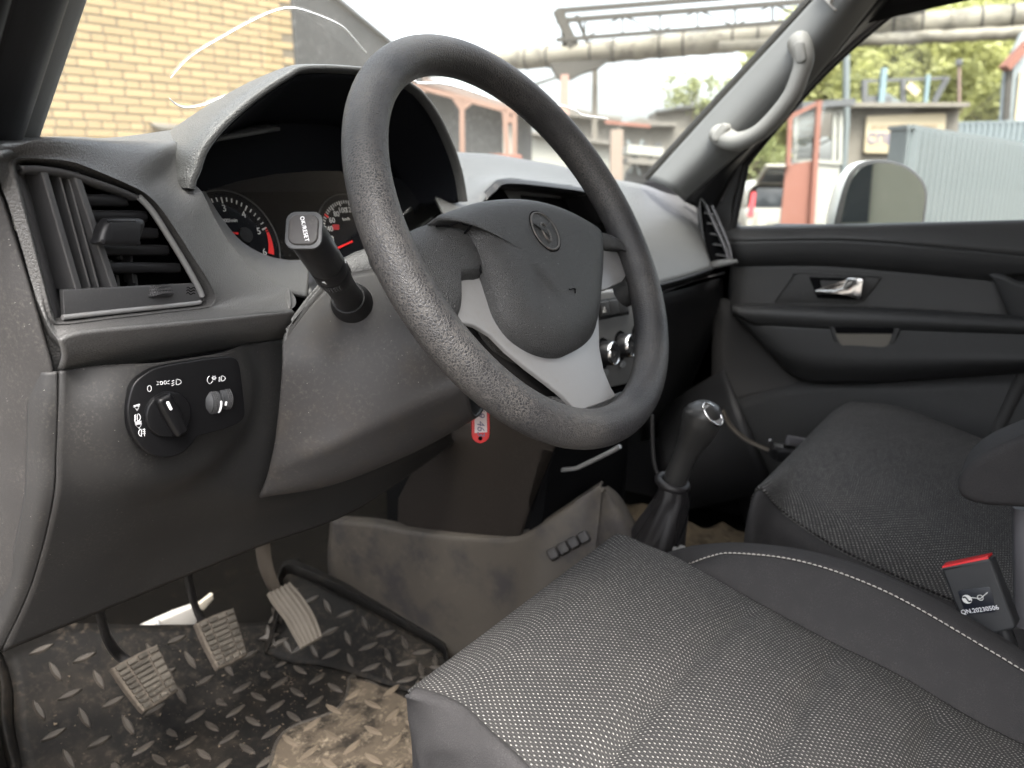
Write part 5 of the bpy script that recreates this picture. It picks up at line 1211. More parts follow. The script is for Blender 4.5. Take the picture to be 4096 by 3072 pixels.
tube('wing_logo', [wc+lx*u+ly*v for u, v in ((-.0085, .0016), (0, -.0008), (.0085, .0042))], .00045, MT['dimwhite'], bkl, 5)
tube('wing_logo', [wc+lx*(.0026*cos(2*pi*k/20))+ly*(.0026*sin(2*pi*k/20)) for k in range(20)], .0004, MT['dimwhite'], bkl, 5, closed=True)
tube('buckle_stem', [bp_(4000, 2520, -.009), bp_(4040, 2640, -.009)], .009, MT['black'], bkl, 8)

# ================================================================== passenger door
door = thing('passenger_door', 'closed passenger door with dark moulded panel and chrome handle', 'door', (.72, -.2, .1))
D = lambda px, py, x=.70: at(px, py, x=x)
def dl(name, rows, mat, per_u=4, per_v=3, thick=.006, **k):
    if all(r[-1][0] == X4 for r in rows):       # run the panel on to the rear edge of the door
        rows = [r+[(5000, r[-1][1]+(r[-1][1]-r[-2][1])*(5000-X4)/max(300, X4-r[-2][0])*.5, r[-1][2])] for r in rows]
    return loft(name, [[D(*p) for p in r] for r in rows], mat, door, per_u, per_v, thick, **k)
X4 = 4330
dl('window_sill', [[(2900, 916, .735), (3300, 908, .735), (3700, 901, .735), (X4, 889, .735)], [(2905, 930, .70), (3300, 920, .70), (3700, 914, .70), (X4, 902, .70)], [(2912, 968, .682), (3344, 962, .682), (3700, 985, .682), (X4, 1050, .682)]], MT['door2'])
dl('upper_panel', [[(2912, 966, .682), (3344, 960, .682), (3700, 983, .682), (X4, 1048, .682)], [(2925, 1010, .684), (3300, 1005, .684), (3700, 1030, .684), (X4, 1080, .684)], [(2938, 1042, .694), (3276, 1039, .694), (3614, 1062, .694), (4020, 1098, .694)], [(2938, 1062, .708), (3276, 1058, .708), (3614, 1084, .708), (4015, 1125, .708)]], MT['door'])
dl('upper_panel', [[(3950, 1085, .694), (4020, 1098, .690), (4100, 1130, .686), (X4, 1120, .684)], [(4006, 1157, .694), (4040, 1200, .690), (4110, 1220, .686), (X4, 1230, .684)], [(4050, 1270, .694), (4075, 1275, .690), (4120, 1280, .686), (X4, 1290, .684)]], MT['door'])
dl('insert_panel', [[(2930, 1058, .707), (3276, 1054, .707), (3614, 1080, .707), (4030, 1118, .707)], [(2930, 1140, .704), (3276, 1145, .704), (3614, 1165, .704), (4050, 1200, .704)], [(2925, 1232, .70), (3276, 1238, .70), (3614, 1248, .70), (4070, 1275, .70)]], MT['door2'])
tube('insert_seam', [D(3128, 1062, .7035), D(3075, 1130, .7015), D(2990, 1215, .6985)], .0009, MT['void'], door, 5)
dl('armrest_ledge', [[(2925, 1226, .70), (3100, 1232, .70), (3344, 1238, .70), (3614, 1248, .70), (X4, 1288, .70)], [(2928, 1238, .675), (3100, 1244, .672), (3344, 1254, .67), (3614, 1262, .67), (X4, 1298, .67)], [(2940, 1252, .668), (3110, 1266, .665), (3344, 1280, .663), (3614, 1288, .663), (X4, 1318, .663)], [(3033, 1296, .676), (3150, 1300, .674), (3344, 1310, .672), (3614, 1314, .672), (X4, 1336, .672)]], MT['door'])
for px in (3276, 3634): tube('ledge_seam', [D(px, 1246, .6715), D(px+6, 1270, .6655), D(px+2, 1305, .6705)], .0008, MT['void'], door, 5)
dl('lower_panel', [[(2930, 1245, .69), (3040, 1296, .677), (3344, 1310, .673), (3614, 1314, .673), (X4, 1334, .673)], [(2990, 1305, .69), (3110, 1360, .672), (3344, 1390, .668), (3614, 1400, .668), (X4, 1420, .668)], [(3080, 1400, .69), (3180, 1440, .672), (3344, 1460, .668), (3614, 1462, .668), (X4, 1440, .668)], [(3170, 1494, .71), (3249, 1524, .705), (3400, 1524, .70), (3614, 1516, .70), (X4, 1465, .70)]], MT['door'], per_v=4)
tube('panel_line', [D(3033, 1302, .6735), D(3200, 1306, .671), D(3330, 1313, .6695)], .0009, MT['pillard'], door, 5)
tube('panel_line', [D(3590, 1316, .6695), D(3800, 1322, .6695), D(X4, 1338, .6695)], .0009, MT['pillard'], door, 5)
cup = [(3318, 1300), (3330, 1345), (3348, 1385), (3375, 1402), (3450, 1408), (3540, 1405), (3572, 1392), (3590, 1355), (3602, 1310)]
prism('pull_cup', curve([D(*p, .668) for p in cup], 3)+[D(3460, 1300, .668)], (-.005, 0, 0), MT['door'], door, .003)
pk = [(3336, 1310), (3350, 1355), (3378, 1386), (3450, 1392), (3530, 1388), (3556, 1372), (3574, 1314)]
prism('pull_pocket', curve([D(*p, .6632) for p in pk], 3), (-.0008, 0, 0), MT['pocket'], door)
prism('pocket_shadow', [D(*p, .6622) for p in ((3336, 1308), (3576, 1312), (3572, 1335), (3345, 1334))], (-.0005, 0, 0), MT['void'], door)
bzl = [(3097, 1212), (3112, 1180), (3170, 1112), (3200, 1092), (3505, 1104), (3523, 1112), (3500, 1150), (3455, 1205), (3415, 1218), (3300, 1212)]
prism('handle_bezel', [D(*p, .699) for p in bzl], (-.0045, 0, 0), MT['dash_smooth'], door, .002)
prism('handle_recess', [D(*p, .6940) for p in ((3236, 1108), (3456, 1114), (3446, 1194), (3420, 1200), (3270, 1192))], (-.0006, 0, 0), MT['void'], door)
prism('recess_back', [D(*p, .6932) for p in ((3280, 1122), (3380, 1124), (3376, 1165), (3290, 1164))], (-.0004, 0, 0), MT['door2'], door)
hl_ = [(3263, 1164), (3268, 1158), (3340, 1160), (3372, 1150), (3386, 1120), (3396, 1110), (3450, 1112), (3456, 1120), (3448, 1185), (3438, 1194), (3390, 1182), (3340, 1174), (3270, 1176)]
prism('door_handle', [D(*p, .688) for p in hl_], (-.009, 0, 0), MT['chrome'], door, .0014, 3)
for bl in ([(3097, 1212), (3170, 1112), (3200, 1092), (3523, 1110)], [(2938, 1062), (3276, 1057), (3614, 1083), (3952, 1114), (4012, 1160), (4056, 1258)]):
    tube('panel_edge', curve([D(*p, .6945 if bl[0][0] > 3000 else .7035) for p in bl], 3), .0016, MT['pillard'] if bl[0][0] < 3000 else MT['dash_smooth'], door, 6)  # paler plastic bead on the insert edge paints in the ridge highlight
dl('lower_skin', [[(2860, 1180, .73), (3100, 1250, .74), (3500, 1250, .74), (X4, 1250, .74)], [(2850, 1500, .73), (3200, 1480, .735), (3500, 1460, .735), (X4, 1420, .735)], [(2870, 1625, .72), (3200, 1545, .73), (3500, 1540, .73), (X4, 1500, .73)]], MT['doorlow'])
dl('lower_skin', [[(2860, 1630, .71), (3210, 1528, .72), (3600, 1520, .72), (X4, 1470, .72)], [(2900, 1800, .70), (3300, 1750, .70), (3700, 1750, .70), (X4, 1750, .70)], [(3000, 2150, .70), (3400, 2150, .70), (3800, 2150, .70), (X4, 2150, .70)]], MT['door'])
tube('door_seal', [D(4096, 1500, .712), D(4000, 1700, .70), D(3960, 1850, .70)], .012, MT['doorlow'], door, 8)
box('door_core', (.770, -.38, .40), (.04, 1.42, .62), MT['seal'], door)
box('door_foot', (.765, -.3, .06), (.05, 1.3, .14), MT['seal'], door)
# mirror sail and window
prism('mirror_sail', [D(*p, .705) for p in ((2745, 800), (2800, 760), (2960, 630), (2975, 660), (2940, 800), (2926, 925), (2880, 930), (2830, 830))], (-.01, 0, 0), MT['door'], door, .003)
tube('window_frame', curve([D(*p, .712) for p in ((2926, 925), (2945, 830), (2975, 690), (2992, 640), (3128, 475), (3280, 302), (3462, 132), (3655, -20), (3800, -110), (X4, -200))], 4), .0095, MT['seal'], door, 10)
tube('window_frame', curve([D(*p, .70) for p in ((2880, 800), (2960, 640), (3100, 490), (3255, 310), (3440, 135), (3630, -20), (3780, -120))], 4), .009, MT['pillard'], door, 10)
gw = [D(*p, .722) for p in ((2926, 925), (2950, 810), (2990, 640), (3280, 300), (3655, -20), (3900, -160), (X4, -240), (X4, 895), (3600, 905))]
bm = bmesh.new(); bm.faces.new([bm.verts.new(p) for p in gw]); bmesh.ops.triangulate(bm, faces=bm.faces[:]); put('window_glass', me_from(bm), MT['sideglass'], door)
# rear side windows of the car stay open panes
# ================================================================== door mirror outside
mir = thing('door_mirror', 'white door mirror outside the passenger window', 'mirror', at(3480, 900, x=.86))
MNv = Vector((-.52, -.85, .02)).normalized(); MPL = (at(3500, 770, x=.90), MNv)
mo = [(3335, 935), (3340, 870), (3372, 750), (3405, 680), (3455, 645), (3540, 640), (3620, 662), (3680, 712), (3703, 765), (3700, 830), (3685, 935)]
mi_ = [(3356, 930), (3360, 870), (3386, 757), (3416, 694), (3462, 660), (3540, 654), (3612, 674), (3668, 720), (3690, 770), (3686, 830), (3672, 930)]
m0 = curve([at(*p, pl=MPL) for p in mo], 4)
prism('mirror_housing', m0, -MNv*.035, plastic('white_car_paint', (.75, .76, .74), .25, coat=.5), mir, .02, 4)
prism('mirror_bezel', m0, MNv*.004, MT['vent'], mir, .002)
prism('mirror_glass', curve([at(*p, pl=MPL)+MNv*.0042 for p in mi_], 4), MNv*.0012, plastic('mirror_silver', (.62, .68, .64), .015, metal=1.0), mir)
bar('mirror_arm', at(3350, 945, x=.88), Vector((.74, .10, .70)), .05, .05, MT['black'], mir, .01)

# ================================================================== outside
GZ = -.75; FH = Vector((sin(YAW), cos(YAW), 0)); RH = Vector((cos(YAW), -sin(YAW), 0)); ZZ = Vector((0, 0, 1))
def V(px, py, Dd): return at(px, py, pl=(CAM+FH*Dd, FH))
def Vz(px, Dd, z): p = V(px, 745, Dd); return Vector((p.x, p.y, z))
MT['ground'] = plastic('dusty_ground', (0.097, 0.086, 0.072), .95, (40, .5, 'n'), ((0.162, 0.144, 0.116), .6, 8), smudge=((0.120, 0.106, 0.092), .5, .6))
MT['brick'] = plastic('yellow_brick', (.27, .195, .098), .85, (130, .5, 'n'), ((.30, .23, .135), .6, 60), vary=.32)
MT['mortar'] = plastic('mortar', (0.106, 0.087, 0.061), .95, (150, .6, 'n'), ((0.116, 0.095, 0.069), .5, 20))
MT['pebble'] = plastic('pebbledash', (0.031, 0.033, 0.035), .95, (30, 1.0, 'vor'), ((0.176, 0.176, 0.180), .9, 13), speck=((0.176, 0.176, 0.176), 16, .5), smudge=((0.044, 0.044, 0.047), .6, 2))
MT['rust'] = plastic('rusty_red_paint', (0.185, 0.075, 0.053), .7, (60, .3, 'n'), ((0.150, 0.088, 0.066), .6, 15))
MT['orange'] = plastic('orange_primer', (.19, .11, .08), .7, None, ((.16, .11, .085), .6, 12))
MT['insul'] = plastic('pipe_wrapping', (0.176, 0.163, 0.132), .8, (3, 1.0, 'n'), ((0.079, 0.070, 0.055), .9, 5), smudge=((0.048, 0.044, 0.037), .7, 1.6))
MT['girder'] = plastic('girder_paint', (.030, .028, .024), .8, None, ((.07, .06, .045), .6, 10))
MT['concrete'] = plastic('concrete', (0.158, 0.145, 0.123), .9, (30, .4, 'n'), ((0.114, 0.103, 0.084), .6, 4), smudge=((0.097, 0.084, 0.066), .5, 1.5))
MT['fence'] = plastic('galvanised_sheet', (0.150, 0.172, 0.176), .4, None, ((0.123, 0.136, 0.136), .6, 3), metal=.3)
MT['fence2'] = plastic('blue_sheet', (0.143, 0.171, 0.182), .5, None, ((0.119, 0.143, 0.150), .6, 3), metal=.2)
MT['cream'] = plastic('cream_sign', (0.378, 0.319, 0.213), .6, None, ((0.290, 0.223, 0.136), .35, 3))
MT['whitewall'] = plastic('whitewash', (0.273, 0.273, 0.246), .85, None, ((0.220, 0.211, 0.180), .6, 3))
MT['carwhite'] = plastic('white_car_body', (0.348, 0.339, 0.300), .3, coat=.4)
MT['carglass'] = plastic('car_window', (.03, .035, .04), .1)
MT['bark'] = plastic('bark', (.11, .09, .065), .9, (60, .6, 'n'))
MT['shed'] = plastic('shed_boards', (0.132, 0.124, 0.110), .85, None, ((0.187, 0.176, 0.154), .7, 2), smudge=((0.077, 0.072, 0.066), .5, .8))
MT['bluepost'] = plastic('blue_paint', (.13, .19, .21), .6)
MT['darkjunk'] = plastic('dark_steel', (.075, .078, .082), .7)

g_ = bmesh.new(); bmesh.ops.create_grid(g_, x_segments=8, y_segments=8, size=400, matrix=Matrix.Translation((0, 0, GZ)))
struct(put('ground', me_from(g_), MT['ground']))

# ---- brick wall
WD = Vector((sin(radians(101)), cos(radians(101)), 0)); WNb = Vector((-WD.y, WD.x, 0)); WNb = WNb if WNb.dot(FH) < 0 else -WNb
B0 = at(600, 300, d=7.4); WPL = (B0, WNb)
BR = at(1180, 300, pl=WPL); u_right = (BR-B0).dot(WD); u_left = (at(-500, 300, pl=WPL)-B0).dot(WD)-1.5
wall = thing('brick_wall', 'yellow brick wall seen through the left of the windshield', 'wall', Vector((B0.x, B0.y, GZ)))
def WP(u, z, h=0.0): return Vector((B0.x, B0.y, 0))+WD*u+ZZ*z+WNb*h
prism('mortar_core', [WP(u_left, GZ), WP(u_right, GZ), WP(u_right, 4.6), WP(u_left, 4.6)], -WNb*.35, MT['mortar'], wall)
def brick_mesh(l):
    bm = box_bm((0, 0, 0), (l, .02, .064), bev=.0055, segs=1); me = me_from(bm, 'brick'); me.materials.append(MT['brick']); return me
bms = {.25: brick_mesh(.245), .12: brick_mesh(.118)}
rot_b = Matrix((WD, -WNb, ZZ)).transposed().to_4x4(); rnd = random.Random(11)
def proj(p):
    v = p-CAM; d = v.dot(FW); return 2048+FPX*v.dot(RT)/d, 1536-FPX*v.dot(UP)/d
rest = bmesh.new(); nb = 0; CH = .0765
for j in range(int((4.5-GZ)/CH)):
    z = GZ+.04+j*CH; header = j % 5 == 2; l = .128 if header else .258; u = u_right-(0.064 if header else (0.129 if j % 2 else .258))
    if j % 2 or header: pass
    u = u_right-l/2-(0 if (j % 2 or header) else .129)
    while u > u_left+.1:
        c = WP(u+rnd.uniform(-.002, .002), z+rnd.uniform(-.002, .002), rnd.uniform(-.002, .003)); px, py = proj(c)
        if 90 < px < 1200 and -25 < py < 590 and nb < 330:
            o = bpy.data.objects.new('brick', bms[.12 if header else .25]); COL.objects.link(o); o.parent = wall
            m = rot_b @ Matrix.Rotation(rnd.uniform(-.006, .006), 4, 'Y'); m.translation = c-ORIG[wall]; o.matrix_basis = m; nb += 1
        elif u > -3.5 and z < 3.2: box_bm(c, (l-.012, .02, .064), rot_b.to_3x3(), bm=rest)
        u -= l
put('bricks_beyond_view', me_from(rest), MT['brick'], wall, kind='stuff')
bar('corner_strip', WP(u_right+.02, GZ, .03), WP(u_right+.02, 1.75, .03), .07, .06, MT['whitewall'], wall, up=WD)
led = thing('wall_ledge', 'small grey plastered ledge on the brick wall by the instrument hood', 'ledge', at(700, 560, pl=WPL))
prism('ledge_slab', [at(*p, pl=WPL)+WNb*.02 for p in ((592, 492), (780, 508), (800, 525), (640, 520), (605, 510))], WNb*.08, MT['concrete'], led, .01)
prism('plaster_patch', [at(*p, pl=WPL)+WNb*.008 for p in ((640, 520), (800, 524), (810, 600), (650, 600))], WNb*.014, MT['concrete'], led)

# ---- dark pebbledash building receding from the corner
T2 = Vector((sin(radians(59.5)), cos(radians(59.5)), 0)); N2 = Vector((T2.y, -T2.x, 0)); N2 = N2 if N2.dot(FH) < 0 else -N2
K0 = Vector((BR.x, BR.y, 0))+WD*.05; DPL = (K0, N2)
ztop = at(1440, 80, pl=DPL).z; far = at(1720, 400, pl=DPL); Lk = (far-K0).dot(T2)
pb = thing('pebbledash_building', 'dark pebbledash wall next to the brick wall corner', 'building', Vector((K0.x, K0.y, GZ)))
prism('wall', [K0+ZZ*GZ, K0+T2*Lk+ZZ*GZ, K0+T2*Lk+ZZ*ztop, K0+ZZ*ztop], -N2*.3, MT['pebble'], pb)
bar('roof_edge', K0+ZZ*(ztop+.02), K0+T2*Lk+ZZ*(ztop+.02), .10, .05, MT['darkjunk'], pb)
bar('downpipe', K0+N2*.06+T2*.05+ZZ*GZ, K0+N2*.06+T2*.05+ZZ*1.8, .05, .05, MT['whitewall'], pb, up=T2)
# ---- second pebbledash block with orange frame in front
D2 = 17.0
pb2 = thing('pebbledash_shed', 'dark pebbledash shed behind the orange steel frame', 'shed', Vz(1850, D2, GZ))
prism('wall', [Vz(1480, D2, GZ), Vz(2128, D2, GZ), V(2128, 470, D2), V(1900, 385, D2), V(1640, 310, D2), V(1480, 260, D2)], FH*.4, MT['pebble'], pb2)
bar('roof_edge', V(1480, 255, D2-.2), V(2150, 470, D2-.2), .5, .12, plastic('rusty_roof', (.15, .115, .10), .8), pb2)
prism('white_door', [Vz(2012, D2-.05, GZ), Vz(2056, D2-.05, GZ), V(2056, 500, D2-.05), V(2012, 500, D2-.05)], -FH*.05, MT['whitewall'], pb2)
ofr = thing('orange_frame', 'orange steel frame standing before the pebbledash shed', 'frame', Vz(1850, 15, GZ))
bar('beam', V(1640, 338, 15), V(2070, 452, 15), .09, .09, MT['orange'], ofr)
for px, py in ((1848, 395), (2058, 450), (1690, 352)): bar('post', Vz(px, 15, GZ), V(px, py, 15), .09, .09, MT['orange'], ofr, up=FH)
for a, b in (((1820, 395), (1845, 430)), ((1885, 405), (1855, 430)), ((2012, 440), (2046, 490))): bar('brace', V(*a, 15), V(*b, 15), .09, .09, MT['orange'], ofr, up=FH)
bar('post', V(2020, 450, 14.8), Vz(2052, 14.8, GZ), .09, .09, MT['orange'], ofr, up=FH)
rb = thing('red_box', 'red box standing at the foot of the orange frame', 'box', Vz(2020, 14, GZ))
bx = box_bm(Vz(2020, 14, .35), (.45, .45, 2.0), bev=.04); put('box_shell', me_from(bx), MT['rust'], rb, smooth=40)
ww = thing('white_yard_wall', 'whitewashed yard wall beyond the shed', 'wall', Vz(2290, 21, GZ))
prism('wall', [Vz(2124, 21, GZ), Vz(2475, 21, GZ), V(2475, 580, 21), V(2290, 558, 21), V(2124, 535, 21)], FH*.25, MT['whitewall'], ww)
bar('coping', V(2124, 533, 20.9), V(2475, 578, 20.9), .4, .08, MT['shed'], ww)
rp_ = thing('rusty_post', 'thick rusty post standing against the whitewashed yard wall', 'post', Vz(2466, 19, GZ))
bar('shaft', Vz(2466, 19, GZ), V(2466, 520, 19), .28, .28, plastic('rust_brown', (.20, .155, .125), .8, None, ((.26, .23, .2), .6, 4)), rp_, up=FH)
bar('cap', V(2420, 488, 19), V(2600, 505, 19), .10, .07, MT['rust'], rp_)
# ---- far sheds
for i, (pts, D_, m_, lb) in enumerate((
    ([(2190, 452), (2260, 424), (2330, 440), (2480, 480), (2480, 600), (2190, 600)], 34, 'shed', 'grey shed roof behind the whitewashed yard wall'),
    ([(2480, 500), (2560, 470), (2640, 486), (2700, 500), (2760, 560), (2760, 640), (2480, 640)], 38, 'shed', 'low grey shed beyond the rusty post'),
    ([(2620, 448), (2690, 430), (2850, 405), (2980, 398), (3060, 420), (3060, 560), (2620, 560)], 60, 'shed', 'far row of boarded sheds below the small tree'),
    ([(2560, 540), (2720, 515), (2930, 525), (3150, 560), (3150, 660), (2560, 660)], 46, 'concrete', 'pale long roof beside the right pillar'))):
    t = thing('distant_shed', lb, 'shed', Vz(pts[0][0], D_, GZ), 'sheds far behind the yard')
    base = [V(*p, D_) for p in pts]; lowz = [Vz(pts[-2][0], D_, GZ), Vz(pts[-1][0], D_, GZ)]
    prism('wall', base[:-2]+lowz, FH*3, MT[m_], t)
    bar('roof_edge', base[0]-FH*.3, base[min(3, len(base)-3)]-FH*.3, .5, .16, MT['shed' if i < 2 else 'darkjunk'], t)
    for k in range(3):
        px = pts[0][0]+30+k*55; py = 560+10*i; prism('window', [V(px, py, D_-.1), V(px+24, py, D_-.1), V(px+24, py+30, D_-.1), V(px, py+30, D_-.1)], -FH*.05, MT['darkjunk'], t)
jk = thing('scrap_trailer', 'pale scrap trailer parked beside the rusty post', 'trailer', Vz(2540, 17, GZ))
bar('bed', V(2500, 600, 17), V(2640, 612, 17), .8, .18, MT['whitewall'], jk); bar('bed', V(2500, 645, 17), V(2640, 655, 17), .8, .10, MT['shed'], jk)
for a, b in (((2510, 560), (2560, 700)), ((2570, 560), (2520, 690)), ((2600, 590), (2600, 720))): bar('stay', V(*a, 16.8), V(*b, 16.8), .05, .05, MT['fence'], jk, up=FH)
lathe('wheel', [(.28, 0), (.32, .04), (.32, .16), (.28, .2)], V(2560, 715, 17), FH, MT['darkjunk'], jk, 20)

# ---- pipe bridge
pbg = thing('pipe_bridge', 'overhead pipe bridge with wrapped pipes and lattice girder', 'pipe bridge', Vz(2260, 25, GZ))
def pipe(nm, a, b, r, mat, wob=.04, n=60):
    rnd2 = random.Random(41); pts = [a.lerp(b, i/n)+ZZ*rnd2.uniform(-wob, wob)*.4 for i in range(n+1)]; rr2 = [r*(1+rnd2.uniform(-wob, wob)) for _ in pts]
    return tube(nm, pts, rr2, mat, pbg, 14)
PA, PB_ = V(1700, 268, 28), V(4500, 30, 21.5)
pipe('wrapped_pipe', PA, PB_, .33, MT['insul'])
pipe('wrapped_pipe', V(2850, 205, 25.2)-FH*.7, V(4500, 128, 21.8)-FH*.7, .17, MT['insul'])
for k in range(26):
    c = PA.lerp(PB_, .04+k/26*.94); dirp = (PB_-PA).normalized()
    lathe('pipe_band', [(.352, -.03), (.352, .03)], c, dirp, MT['girder'] if k % 3 else MT['insul'], pbg, 20)
def chord(y0, y1, D0=25, D1=22.5, w_=.14): bar('chord', V(2225, y0, D0), V(3700, y1, D1), w_, w_, MT['girder'], pbg)
chord(44, -72); chord(84, -32); chord(160, 44, w_=.12)
for k in range(9):
    f = k/9; x0 = 2340+k*150; yb = 160+(44-160)*(x0-2225)/1475; yt = 84+(-32-84)*(x0-2225)/1475; Dk = 25-2.5*(x0-2225)/1475
    bar('web_post', V(x0, yb, Dk), V(x0, yt, Dk), .06, .06, MT['girder'], pbg, up=FH)
    bar('web_brace', V(x0, yt if k % 2 else yb, Dk), V(x0+150, (yb if k % 2 else yt)-11, Dk-.25), .05, .05, MT['girder'], pbg, up=FH)
bar('tower_leg', V(2228, 40, 25), V(2296, 185, 25), .28, .28, MT['girder'], pbg, up=FH)
bar('tower_leg', V(2305, 60, 25), V(2350, 172, 25), .10, .10, MT['girder'], pbg, up=FH)
bar('tower_leg', V(2250, 40, 25.2), V(2260, 185, 25.2), .18, .18, MT['girder'], pbg, up=FH)
prism('saddle', [V(*p, 25) for p in ((2200, 250), (2440, 236), (2400, 268), (2330, 290), (2290, 312), (2235, 310), (2215, 280))], FH*.6, MT['girder'], pbg)
bar('column', Vz(2258, 25, GZ), V(2258, 300, 25), .24, .24, plastic('rust_column', (.27, .16, .13), .8), pbg, up=FH)
bar('column', Vz(2380, 26, GZ), V(2380, 262, 26), .17, .17, MT['concrete'], pbg, up=FH)
bar('strut', V(2120, 345, 25), V(2240, 305, 25), .08, .08, MT['girder'], pbg)
lathe('lamp', [(.10, 0), (.16, .1), (.06, .2)], V(2381, 275, 25.5), (0, 0, 1), MT['whitewall'], pbg, 16)

# ---- trees
def leaf_mat(nm, c):
    m, nt, b = newmat(nm); oi = N(nt, 'ShaderNodeTexCoord'); nz = N(nt, 'ShaderNodeTexNoise', i_Scale=.9, i_Detail=3.0); nt.links.new(oi.outputs['Object'], nz.inputs['Vector'])
    nt.links.new(mixc(nt, ramp(nt, nz.outputs[0], .35, .7), tuple(x*.6 for x in c), c), b.inputs['Base Color']); b.inputs['Roughness'].default_value = .6
    b.inputs['Transmission Weight'].default_value = 0.0
    tr = N(nt, 'ShaderNodeBsdfTranslucent'); tr.inputs[0].default_value = (*[min(1, x*1.2) for x in c], 1)
    mx = N(nt, 'ShaderNodeMixShader'); mx.inputs[0].default_value = .35; nt.links.new(b.outputs[0], mx.inputs[1]); nt.links.new(tr.outputs[0], mx.inputs[2]); nt.links.new(mx.outputs[0], nt.nodes['Material Output'].inputs[0])
    return m
MT['leafy'] = leaf_mat('spring_leaves', (.40, .41, .165)); MT['leafg'] = leaf_mat('green_leaves', (.26, .29, .12))
def tree(label, base, H, crowns, mat, n=2600, leaf=.10, seed=1):
    rn = random.Random(seed); t = thing('tree', label, 'tree', base, 'trees behind the yard')
    trunk = [base+ZZ*(H*f)+Vector((rn.uniform(-.1, .1)*f*3, rn.uniform(-.1, .1)*f*3, 0)) for f in (0, .15, .35, .55, .75, .9)]
    bm = tube_bm(curve(trunk, 3), [.16*(1-.85*i/15)+.012 for i in range(16)], 7)
    for c, r in crowns:
        for k in range(5):
            s = trunk[2+k % 3]; e = base+c+Vector((rn.gauss(0, r*.5), rn.gauss(0, r*.5), rn.gauss(0, r*.4))); mdl = s.lerp(e, .5)+Vector((rn.uniform(-.3, .3), rn.uniform(-.3, .3), .2))
            tube_bm([s, mdl, e], [.05, .03, .01], 5, bm=bm)
    bmesh.ops.recalc_face_normals(bm, faces=bm.faces); put('trunk', me_from(bm), MT['bark'], t)
    vs, fs = [], []
    for c, r in crowns:
        clumps = [(c+Vector((rn.gauss(0, .55), rn.gauss(0, .55), rn.gauss(0, .5)))*1.0 if False else c+Vector((rn.uniform(-1, 1), rn.uniform(-1, 1), rn.uniform(-1, 1)))*r*.85, r*rn.uniform(.3, .55)) for _ in range(16)]
        for k in range(n//len(crowns)):
            cc, cr_ = clumps[rn.randrange(len(clumps))]; d = Vector((rn.gauss(0, 1), rn.gauss(0, 1), rn.gauss(0, 1))).normalized()*(cr_*rn.random()**.45)
            p = cc+d; a = Vector((rn.gauss(0, 1), rn.gauss(0, 1), rn.gauss(0, .6))).normalized(); b = a.orthogonal().normalized(); b.rotate(Matrix.Rotation(rn.uniform(0, 6.28), 3, a)); L = leaf*rn.uniform(.6, 1.3)
            i0 = len(vs); vs += [p-a*L, p+b*L*.5, p+a*L, p-b*L*.5]; fs.append((i0, i0+1, i0+2, i0+3))
    me = bpy.data.meshes.new('crown'); me.from_pydata([v+base for v in vs], [], fs); put('crown', me, mat, t)
def tpos(px, D_): return Vz(px, D_, GZ)
def crown(px, py, D_, r, base): return (V(px, py, D_)-base, r)
b_ = tpos(3700, 30); tree('large spring-green tree behind the concrete gate wall', b_, 8, [crown(3560, 330, 30, 1.9, b_), crown(3760, 250, 30, 2.2, b_), crown(3640, 180, 31, 1.9, b_), crown(3880, 400, 30, 1.8, b_)], MT['leafy'], 15000, .17, 3)
b_ = tpos(4000, 33); tree('broad spring-green tree at the right edge of the window', b_, 9, [crown(3950, 250, 33, 2.4, b_), crown(4080, 350, 33, 2.2, b_), crown(4060, 150, 33, 2.0, b_), crown(4200, 260, 33, 2.3, b_)], MT['leafy'], 15000, .18, 4)
b_ = tpos(3420, 36); tree('pale loose tree between the grab handle and the pole', b_, 8, [crown(3260, 330, 36, 1.6, b_), crown(3400, 260, 36, 1.9, b_), crown(3480, 360, 36, 1.7, b_), crown(3300, 420, 36, 1.2, b_)], MT['leafy'], 8000, .16, 5)
b_ = tpos(2760, 60); tree('small green tree in front of the right pillar', b_, 8, [crown(2740, 360, 60, 1.3, b_), crown(2790, 390, 60, 1.3, b_), crown(2900, 380, 60, 1.6, b_)], MT['leafg'], 1800, .16, 6)
b_ = tpos(3030, 28); tree('low green bush left of the white hatchback', b_, 2.5, [crown(3020, 690, 28, .8, b_), crown(3060, 640, 28, .7, b_), crown(2990, 640, 28, .6, b_)], MT['leafg'], 1600, .09, 7)
b_ = tpos(3600, 24); tree('dense hedge tree right behind the concrete gate wall', b_, 4, [crown(3500, 430, 24, 1.1, b_), crown(3700, 410, 24, 1.1, b_), crown(3880, 440, 24, 1.2, b_), crown(4020, 450, 24, 1.2, b_)], MT['leafy'], 9000, .12, 8)

b_ = tpos(3250, 40); tree('tall pale tree rising behind the red gate', b_, 10, [crown(3180, 300, 40, 2.4, b_), crown(3320, 200, 40, 2.6, b_), crown(3440, 330, 40, 2.4, b_), crown(3120, 420, 40, 1.8, b_)], MT['leafy'], 12000, .18, 21)
b_ = tpos(3600, 42); tree('tall dense tree behind the black rack', b_, 11, [crown(3560, 200, 42, 2.8, b_), crown(3700, 330, 42, 2.8, b_), crown(3820, 180, 42, 2.8, b_), crown(3960, 330, 42, 2.8, b_)], MT['leafy'], 15000, .20, 22)
b_ = tpos(3950, 44); tree('tallest tree at the far right above the wrapped pipe', b_, 12, [crown(3900, 60, 44, 2.8, b_), crown(4080, 220, 44, 2.8, b_), crown(3700, 60, 44, 2.6, b_), crown(4150, 60, 44, 2.8, b_)], MT['leafy'], 13000, .20, 23)

